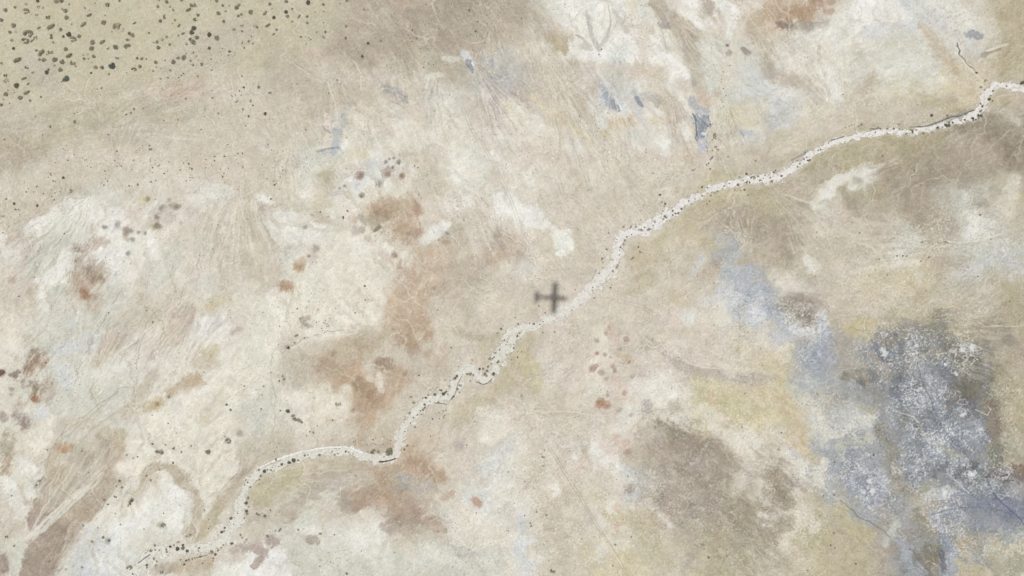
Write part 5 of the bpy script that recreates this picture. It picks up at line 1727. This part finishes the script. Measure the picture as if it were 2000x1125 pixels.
read(1250, 260, 5, "60,187,12d;60,162,10;128,388,14;195,605,24d;245,690,28;235,713,14;215,672,18o;222,760,12;212,790,12;12,848,12;405,740,22d;375,780,20d;350,785,20d;322,798,20d;320,757,28;245,812,30;265,825,26;230,838,22;295,855,12d;130,900,14;145,865,20o;45,920,16;95,935,24;15,945,30;510,695,28o;480,660,16;680,665,14;655,692,14;710,580,26f;735,585,26f;605,610,20;690,608,24;605,527,22d;660,530,14;565,582,10;700,463,10;742,455,12;875,492,14d;958,500,26d;925,550,18;985,558,18;1022,553,20d;1040,397,30d;975,430,20;1010,460,18;1045,478,24d;1070,482,20d;1105,437,45r;1160,422,20;1175,460,24;1205,440,14;1275,432,20;1312,380,22d;1325,362,14d;1290,470,30;1383,417,28;1130,270,20;865,233,24f;700,240,20d;715,225,18;690,258,22;670,295,16d;650,310,16;685,350,24o;705,65,18;760,155,35o;740,130,24o;710,170,16;658,175,12d;655,140,12;730,20,40o;725,45,28o;515,360,20;1055,605,30f;820,520,20;540,640,14;760,570,16;1480,265,18;1225,410,14")
read(1500, 150, 5.92, "480,968,34d;462,970,24d;450,925,20d;420,948,25d;375,1000,28;345,1040,26;70,1105,22d;88,1082,16d;1455,600,24d;1380,660,16d;1275,590,24;1245,640,20;1380,600,26;870,205,16d;885,65,12;965,560,14;940,572,16;895,588,14;1085,552,28e;1050,572,18;700,765,14d;610,840,24;580,850,20;290,985,14d;520,1045,20f;1328,912,14;340,970,18;430,875,16;1300,600,18;1400,590,14;1225,610,16")
read(1750, 100, 5.92, "937,242,28d;1035,345,24;985,415,36o;1035,440,24;1455,370,44d;1480,362,44d;1285,400,22;1220,360,14;1135,455,30;1105,515,18;1085,555,45d;985,605,22d;1003,632,30d;985,690,36e;900,683,20;962,742,36d;990,748,30d;890,772,34d;900,792,28d;955,770,30;800,793,24d;750,795,35f;665,820,28d;617,827,26d;580,852,44d;615,855,40d;600,870,30d;485,885,38d;540,878,22;410,743,42d;600,738,26d;610,772,20d;318,955,24d;420,940,40f;190,915,26d;195,935,24d;165,905,14;75,907,18;35,845,34f;250,622,12;540,660,12;135,728,12;240,910,24;120,955,30;1120,570,20;1040,330,16;310,820,12;1090,530,14;930,790,20;40,900,14;70,1035,10")
read(1000, 562, 4, "335,345,9;240,350,8;1578,293,10d;1578,338,8;1843,345,10d;1606,145,8d;1515,442,8;1303,545,8d;1075,653,8d;1180,741,8;1958,610,9d;1943,473,8;1678,903,8d;1530,982,9d;1797,1090,10d;1822,825,12;75,845,20f;490,1015,9;515,1008,9;548,975,9;1045,1020,8;1245,785,8")
read(1500, 281, 4, "1197,547,8d;1133,695,8d;1225,700,22o;1200,770,24o;1380,765,30o;1405,770,14;1010,875,14d;1052,875,14d;1085,875,12;1195,915,14;1565,965,16;1572,978,10d;1640,1035,12;838,985,9;870,900,10;930,1025,12;940,283,10d;382,690,10;382,728,10d;1660,555,18;893,95,12;1145,207,12;765,857,10d;790,1030,10;715,695,14o;1255,890,16;1740,745,10;1890,515,8;1985,720,8")
read(1500, 562, 4, "50,495,7d;305,915,10d;235,882,7d;268,905,10d;222,910,7;867,1010,9d;865,1115,12d;728,552,8;1345,640,10d;1887,105,11d;1780,345,8d;1875,765,9d;1420,623,14;1060,635,16;1075,650,14d;1175,945,10d;1870,663,9;795,942,8;385,830,14o;290,470,16o;1705,905,8")
read(1000, 843, 3.99, "252,150,10d;243,195,24o;245,265,22o;395,100,9d;513,35,10d;498,170,9;418,229,8d;903,350,14;965,328,10;817,373,9d;98,655,11d;150,735,14d;143,715,12;270,855,9d;805,880,18o;545,840,10;930,820,11;785,1045,13d;318,1085,40o;100,393,12;1815,337,8d;1705,252,8;1535,985,18d;1487,885,26f;20,560,9;265,650,22o;1680,975,20f;190,625,16o")
read(1500, 843, 3.99, "107,8,13d;80,137,9d;167,137,9d;520,237,16d;825,185,18d;800,200,8;878,108,9d;820,320,8;1308,262,12d;342,907,9d;685,1030,15d;310,1085,12;403,655,10d;113,770,9d;193,335,8d;1065,575,14o;515,790,20o;490,885,18o;515,495,20o;1103,915,12;430,500,10;578,798,9;130,510,10;375,690,8;520,905,14")
read(500, 843, 3.99, "1718,633,10d;1467,657,9d;85,817,20;185,768,28e;330,765,16;68,657,24;110,610,10;15,640,30o;780,345,14;1965,772,12d;1815,1010,9;707,1107,22;1080,940,9;820,930,9;497,1048,10;580,1015,10;500,795,20o;610,800,16;150,770,12;1415,775,10;1970,315,14;1865,345,8;1645,105,14;1360,35,10g;1430,50,9")
read(500, 562, 4, "378,393,12;183,300,9;255,470,30d;300,430,16;315,375,26e;855,95,14d;797,118,9d;472,270,10d;540,255,9;565,297,10d;512,318,10;520,335,8;550,300,10;490,262,8;575,240,8;530,275,10;545,285,9;560,280,8;775,195,14e;620,160,9;680,182,7;1272,686,13;1420,175,11g;185,730,22;218,715,20e;45,837,11d;115,660,10;1525,470,16o;250,965,34d;290,1000,34o;320,1025,44o;350,1045,26o;640,905,46f;1380,1028,10d;395,155,8;410,105,14f;320,165,12;350,240,40f;395,290,32f;205,690,12;60,770,16;175,440,10;190,960,16o;40,950,16o;1595,550,14f;1690,565,10f;1580,615,10")
read(1000, 0, 4, "73,142,11d;1008,42,10d;527,910,11d;530,940,9;535,955,9;520,950,9d;480,870,7;1640,590,9d;1637,615,9d;1650,560,10d;1637,640,9d;1672,747,10d;1550,970,20d;1650,690,10;1645,797,9;1655,832,9;1580,1050,30o;1585,1080,24o;680,425,14;700,385,12;1765,125,9;1680,350,16;1705,510,9;75,1048,8;680,1000,8;500,275,8;250,140,7;1035,285,7;290,435,9")
# the plain fades out northwards and westwards of the frame the way it comes in
SHRUBS = [s for s in SHRUBS if -20 < s[0] < 2020 and -20 < s[1] < 1145]
SHRUBS.sort(key=lambda s: -s[2])
MAIN = SHRUBS[:300]
REST = SHRUBS[300:]

MARKS = [(1080, 583, 'aeroplane shadow'), (946, 735, 'tight hairpin of the wash'), (1560, 30, 'large rust stain up top'), (1370, 250, 'square blue clay patch'),
         (918, 125, 'dark blue teardrop patch'), (165, 573, 'round orange brown mound'), (1101, 478, 'square edged white pan'), (545, 1105, 'white pan on the bottom edge'),
         (330, 915, 'curved tan arc'), (487, 940, 'left bend of the wash'), (760, 893, 'wide curve of the wash'), (1012, 640, 'right angle kink of the wash'),
         (1925, 175, 'gully mouth on the wash'), (1640, 370, 'white tongue of clay'), (370, 176, 'pink stain on the sand'), (219, 129, 'round teal shrub'), (130, 154, 'oval teal shrub'),
         (2, 2, 'top left corner'), (229, 52, 'half moon shrub'), (1177, 788, 'small rust spot'), (1810, 760, 'blue crusted flat'), (795, 665, 'rust patch near the hairpin'),
         (1572, 612, 'dark brown mound'), (1150, 1000, 'straight wheel tracks'), (180, 405, 'white clay streaks'), (641, 245, 'pink block with blue edge'), (750, 712, 'dark brown hollow'),
         (130, 1050, 'brown band bottom left'), (1205, 490, 'steep reach of the wash'), (1300, 425, 'lower diagonal reach'), (1470, 350, 'forked reach of the wash'), (1720, 258, 'straight upper reach'),
         (784, 344, 'ringed brown mound'), (525, 3, 'top edge shrub pair'), (445, 22, 'large grey top shrubs'), (470, 1004, 'straight drop of the wash'), (380, 1072, 'bottom reach of the wash'),
         (850, 782, 'middle reach of the wash'), (55, 66, 'biggest broken ring shrub'), (1280, 60, 'brown streak through white clay')]
DIRN = ['right of', 'lower right of', 'below', 'lower left of', 'left of', 'upper left of', 'above', 'upper right of']
ORD = ['nearest', 'second nearest', 'third nearest', 'fourth nearest', 'fifth nearest', 'sixth nearest', 'seventh nearest', 'eighth nearest', 'ninth nearest', 'tenth nearest', 'eleventh nearest', 'twelfth nearest', 'thirteenth nearest']
LOOK = {'s': 'grey green round', 'd': 'dark', 'f': 'faint dry', 'r': 'broken ring', 'e': 'slanting oval', 'h': 'half moon', 'T': 'blue green', 'o': 'open patchy', 'g': 'fresh green'}
KIND = {'s': ('solid', 'mid'), 'd': ('solid', 'dark'), 'f': ('open', 'faint'), 'r': ('ring', 'mid'), 'e': ('long', 'mid'), 'h': ('moon', 'mid'), 'T': ('solid', 'teal'), 'o': ('open', 'mid'), 'g': ('solid', 'green')}


def size_word(d):
    return 'big' if d > 10 else 'mid sized' if d > 7 else 'small' if d > 4.6 else 'tiny'


buckets = {}
for s in MAIN:
    x, y, dd, code = s
    best = min(MARKS, key=lambda m: (math.hypot(m[0] - x, m[1] - y) if math.hypot(m[0] - x, m[1] - y) > 6 else 9e9))
    r = math.hypot(best[0] - x, best[1] - y)
    k = int(round(math.atan2(y - best[1], x - best[0]) / (math.pi / 4))) % 8
    buckets.setdefault((size_word(dd), code, best[2], k), []).append((r, s))
LABEL = {}
for (sw, code, mark, k), lst in buckets.items():
    lst.sort(key=lambda q: q[0])
    for i, (r, s) in enumerate(lst):
        LABEL[s] = '%s %s shrub, %s %s' % (sw, LOOK[code], DIRN[k], 'the ' + mark) if len(lst) == 1 else '%s %s shrub, %s %s the %s' % (sw, LOOK[code], ORD[min(i, 12)], DIRN[k], mark)
LABEL_FIX = {'h': 'big pale half moon shrub with a see-through middle on the sand plain',
             }
rs = random.Random(5)
for n, s in enumerate(MAIN):
    x, y, dd, code = s
    kind, mat = KIND[code]
    if code == 'r' and dd < 6:
        kind = 'open'
    me = get_mesh(kind, mat, rs.randrange(5 if kind == 'solid' else 3))
    o = bpy.data.objects.new('desert_shrub', me)
    COL.objects.link(o)
    sc = dd * S * (1.0 if kind == 'solid' else 1.1)
    o.location = (wx(x), wy(y), height(x, y) - 0.01)
    if kind == 'solid':
        o.rotation_euler = (0, 0, rs.uniform(0, math.tau)); o.scale = (sc * rs.uniform(.92, 1.08), sc * rs.uniform(.85, 1), sc * rs.uniform(.8, 1.1))
    else:
        o.rotation_euler = (0, 0, rs.uniform(-.25, .3)); o.scale = (sc, sc, sc)
    o['label'] = 'biggest broken ring shrub, an open arc on the sand near the left edge' if math.hypot(x - 55, y - 66.2) < 1.5 else LABEL_FIX.get(code, LABEL[s]); o['category'] = 'shrub'; o['group'] = 'shrubs scattered over the desert'

# everything smaller: scrub and grit too fine to count, one object
V, F, MI = [], [], []


def tuft(x, y, dd, mi, rs):
    r = dd * S * 0.5
    cx, cy, z0 = wx(x), wy(y), height(x, y)
    v, f = [], []
    for _ in range(1 if dd < 2 else 3):
        ox, oy = (0, 0) if dd < 2 else (rs.uniform(-.4, .4) * r, rs.uniform(-.4, .4) * r)
        dome(v, f, ox, oy, r * (.95 if dd < 2 else .7), r * rs.uniform(.7, 1.0), rs, 6, 1)
    leaves(v, f, 0, 0, r, r * .8, rs, 5, r * .28)
    b0 = len(V)
    V.extend((a + cx, b + cy, c + z0 - .01) for a, b, c in v)
    F.extend(tuple(i + b0 for i in q) for q in f)
    MI.extend([mi] * len(f))


for x, y, dd, code in REST:
    tuft(x, y, max(dd, 1.7) * 1.2, {'d': 1, 'f': 2, 'g': 3}.get(code, 1 if dd < 3.4 else 0), rs)


def scatter(n, cx, cy, rx, ry, smin, smax, ang=0.0, mats=(0, 2, 2), clump=0):
    a = math.radians(ang)
    cl = [(rs.gauss(0, .5), rs.gauss(0, .5)) for _ in range(clump)]
    for _ in range(n):
        if cl:
            q = rs.choice(cl); u, v = q[0] + rs.gauss(0, .09), q[1] + rs.gauss(0, .09)
        else:
            u, v = rs.gauss(0, .5), rs.gauss(0, .5)
        x = cx + u * rx * math.cos(a) - v * ry * math.sin(a)
        y = cy + u * rx * math.sin(a) + v * ry * math.cos(a)
        if -60 < x < 2060 and -60 < y < 1185:
            tuft(x, y, rs.uniform(smin, smax), rs.choice(mats), rs)


scatter(260, 90, 90, 130, 110, .9, 1.9)
scatter(420, 350, 60, 180, 90, .9, 2.0, clump=30)
scatter(160, 600, 60, 120, 80, .8, 1.6, clump=12)
scatter(120, 420, 200, 130, 50, .8, 1.7, clump=16)
scatter(120, 250, 330, 260, 60, .8, 1.6, -8, clump=25)
scatter(90, 780, 90, 160, 80, .8, 1.6, clump=14)
scatter(70, 600, 300, 120, 70, .8, 1.5)
scatter(120, 130, 670, 120, 130, .8, 1.5, clump=20, mats=(2, 2, 0))
scatter(110, 60, 760, 80, 90, .8, 1.8, clump=10, mats=(2, 0))
scatter(90, 560, 800, 50, 90, .8, 1.7, clump=12, mats=(2, 2, 0))
scatter(60, 640, 620, 80, 40, .8, 1.5, -15, clump=8, mats=(2, 0))
scatter(120, 260, 930, 160, 130, .8, 1.8, clump=22, mats=(2, 0, 0))
scatter(60, 440, 860, 60, 40, .8, 1.6, -30, clump=8, mats=(2, 0))
scatter(70, 360, 1085, 110, 20, .9, 2.0, -4, clump=12, mats=(0, 0, 1))
scatter(60, 880, 600, 50, 90, .7, 1.3, mats=(2, 0))
scatter(50, 1015, 700, 30, 60, .8, 1.4, mats=(0, 1))
scatter(120, 1550, 900, 120, 180, .7, 1.5, clump=26, mats=(0, 2, 1))
scatter(100, 1250, 900, 220, 160, .7, 1.3, clump=24, mats=(0, 2, 1))
scatter(90, 1800, 500, 120, 70, .7, 1.5, clump=16, mats=(0, 2))
scatter(90, 1400, 270, 22, 130, .7, 1.5, 5, clump=14, mats=(0, 2, 1))
scatter(40, 1290, 400, 20, 90, .7, 1.3, clump=6, mats=(0, 2))
scatter(70, 960, 1010, 120, 90, .7, 1.2, mats=(2, 0))
for (ax, ay, aw), (bx, by, bw) in zip(WASH[4:-4], WASH[5:-3]):          # litter along the banks of the wash
    L = math.hypot(bx - ax, by - ay)
    nx_, ny_ = -(by - ay) / L, (bx - ax) / L
    for _ in range(int(L * 0.55)):
        t = rs.random(); sgn = rs.choice((-1, 1)); off = sgn * (aw + (bw - aw) * t) * rs.uniform(.55, 1.35)
        tuft(ax + (bx - ax) * t + nx_ * off, ay + (by - ay) * t + ny_ * off, rs.uniform(.8, 2.0), rs.choice((0, 1, 1, 2)), rs)
me = bpy.data.meshes.new('small_scrub')
me.from_pydata(V, [], F)
for m_ in (M_MID, M_DARK, M_FAINT, M_GREEN):
    me.materials.append(m_)
me.polygons.foreach_set('material_index', MI)
o = bpy.data.objects.new('small_scrub', me); COL.objects.link(o)
o['kind'] = 'stuff'; o['label'] = 'tiny dark tufts and grit sprinkled over the desert and along the wash'; o['category'] = 'scrub'

# ================================================================== the aeroplane above the camera that throws the shadow
def paint_mat(name, col, rough=.35, metal=0.0):
    m = bpy.data.materials.new(name); m.use_nodes = True
    b = m.node_tree.nodes['Principled BSDF']
    nz = m.node_tree.nodes.new('ShaderNodeTexNoise'); nz.inputs['Scale'].default_value = 1.5; nz.inputs['Detail'].default_value = 5
    mx = m.node_tree.nodes.new('ShaderNodeMix'); mx.data_type = 'RGBA'
    mx.inputs[6].default_value = (*[c * .9 for c in col], 1); mx.inputs[7].default_value = (*col, 1)
    m.node_tree.links.new(nz.outputs[0], mx.inputs[0]); m.node_tree.links.new(mx.outputs[2], b.inputs['Base Color'])
    b.inputs['Roughness'].default_value = rough; b.inputs['Metallic'].default_value = metal
    return m


MW = paint_mat('white_paint', (.75, .75, .73)); MG = paint_mat('dark_glass', (.03, .04, .05), .08); MK = paint_mat('black_rubber', (.03, .03, .03), .8)
plane = bpy.data.objects.new('small_aeroplane', None); COL.objects.link(plane)
plane.location = (0.5 * S, 0.5 * S, PLANE_Z - 1.2)
plane.rotation_euler = (0, 0, math.radians(-3))
plane['label'] = 'small white high wing propeller aeroplane flying overhead, seen only by its blurred shadow'
plane['category'] = 'aeroplane'


def part(name, V, F, mat, parent, smooth=True):
    me = bpy.data.meshes.new(name); me.from_pydata(V, [], F); me.materials.append(mat)
    if smooth:
        me.polygons.foreach_set('use_smooth', [True] * len(F))
    o = bpy.data.objects.new(name, me); COL.objects.link(o); o.parent = parent
    return o


def loft(secs, n=16, cap=True):
    """secs: (x, z centre, half width, half height)"""
    V, F = [], []
    for x, z, hw, hh in secs:
        for i in range(n):
            a = i / n * math.tau
            V.append((x, hw * math.copysign(abs(math.cos(a)) ** .8, math.cos(a)), z + hh * math.copysign(abs(math.sin(a)) ** .8, math.sin(a))))
    for k in range(len(secs) - 1):
        for i in range(n):
            p = k * n + i; q = k * n + (i + 1) % n
            F.append((p, q, q + n, p + n))
    if cap:
        F.append(tuple(range(n))[::-1]); F.append(tuple(range((len(secs) - 1) * n, len(secs) * n)))
    return V, F


def foil(stations, t=.12, n=10, vertical=False):
    """stations: (span position, x of leading edge, chord, z)"""
    V, F = [], []
    for yv, xl, c, z in stations:
        for i in range(2 * n):
            u = i / n if i <= n else (2 * n - i) / n
            yt = t * c * 2.6 * (math.sqrt(max(u, 0)) * .35 - u * .13 - u * u * .22) * (1 if i <= n else -.7)
            p = (xl - u * c, yv, z + yt)
            V.append((p[0], yt, yv) if vertical else p)
    m = 2 * n
    for k in range(len(stations) - 1):
        for i in range(m):
            p = k * m + i; q = k * m + (i + 1) % m
            F.append((p, q, q + m, p + m))
    F.append(tuple(range(m))[::-1]); F.append(tuple(range((len(stations) - 1) * m, len(stations) * m)))
    return V, F


LX = 0.85      # leading edge of the wing, ahead of the origin
fus = part('fuselage', *loft([(4.35, 0, .12, .12), (4.3, 0, .34, .34), (3.7, 0, .62, .56), (2.4, 0, .74, .66), (1.4, .1, .82, .8), (0, .1, .82, .8), (-1.2, .08, .76, .72), (-3.2, .12, .58, .55), (-5.2, .2, .36, .36), (-6.6, .3, .08, .12)]), MW, plane)
part('wing', *foil([(-5.3, LX, 1.7, 1.0), (-2.6, LX + .1, 2.05, .92), (0, LX + .15, 2.15, .86), (2.6, LX + .1, 2.05, .92), (5.3, LX, 1.7, 1.0)]), MW, plane)
part('tailplane', *foil([(-1.9, -5.35, 1.3, .45), (0, -5.0, 1.8, .45), (1.9, -5.35, 1.3, .45)], .09), MW, plane)
part('tail_fin', *foil([(.3, -4.5, 2.0, 0), (1.1, -5.2, 1.45, 0), (2.0, -5.75, .95, 0)], .09, vertical=True), MW, plane)
part('windscreen', *loft([(2.25, .5, .5, .2), (1.9, .62, .66, .26), (1.2, .74, .74, .24)]), MG, fus)
for sgn in (-1, 1):
    part('side_window', *loft([(.95, .42, .06, .22), (.9, .42, .08, .26), (-.7, .42, .08, .24), (-.8, .42, .06, .18)]), MG, fus).location = (0, sgn * .78, 0)
for sgn in (-1, 1):
    part('wing_strut', [(.35, sgn * .55, -.3), (.15, sgn * .55, -.3), (.15, sgn * .55, -.24), (.35, sgn * .55, -.24), (.35, sgn * 2.6, .84), (.15, sgn * 2.6, .84), (.15, sgn * 2.6, .9), (.35, sgn * 2.6, .9)],
         [(0, 1, 2, 3), (4, 5, 6, 7), (0, 1, 5, 4), (1, 2, 6, 5), (2, 3, 7, 6), (3, 0, 4, 7)], MW, plane, False)


def wheel(name, x, y, z, r, w):
    V, F = [], []
    n = 20
    for yy, rr in ((-w, r * .5), (-w, r * .9), (-w * .5, r), (w * .5, r), (w, r * .9), (w, r * .5)):
        for i in range(n):
            a = i / n * math.tau; V.append((x + rr * math.cos(a), y + yy, z + rr * math.sin(a)))
    for k in range(5):
        for i in range(n):
            F.append((k * n + i, k * n + (i + 1) % n, (k + 1) * n + (i + 1) % n, (k + 1) * n + i))
    F.append(tuple(range(n))); F.append(tuple(range(5 * n, 6 * n)))
    return part(name, V, F, MK, plane)


for x, y in ((3.0, 0), (-.1, -1.2), (-.1, 1.2)):
    wheel('wheel', x, y, -1.15, .24, .09)
    part('wheel_leg', [(x + .04, y * .45, -.45), (x - .04, y * .45, -.45), (x - .04, y * .93, -1.1), (x + .04, y * .93, -1.1), (x + .04, y * .45 + .06, -.45), (x - .04, y * .45 + .06, -.45), (x - .04, y * .93 + .04, -1.1), (x + .04, y * .93 + .04, -1.1)],
         [(0, 1, 2, 3), (4, 5, 6, 7), (0, 1, 5, 4), (1, 2, 6, 5), (2, 3, 7, 6), (3, 0, 4, 7)], MW, plane, False)
sp = part('propeller', *loft([(4.35, 0, .17, .17), (4.5, 0, .15, .15), (4.62, 0, .04, .04)]), MW, plane)
V2, F2 = [], []
for sgn in (-1, 1):
    b0 = len(V2)
    for r_, c_ in ((.12, .06), (.5, .09), (.9, .06)):
        V2 += [(4.44, -c_ * sgn, r_ * sgn), (4.47, -c_ * sgn, r_ * sgn), (4.5, c_ * sgn, r_ * sgn), (4.47, c_ * sgn, r_ * sgn)]
    for k in range(2):
        for i in range(4):
            F2.append((b0 + k * 4 + i, b0 + k * 4 + (i + 1) % 4, b0 + k * 4 + 4 + (i + 1) % 4, b0 + k * 4 + 4 + i))
part('blades', V2, F2, MK, sp, False)
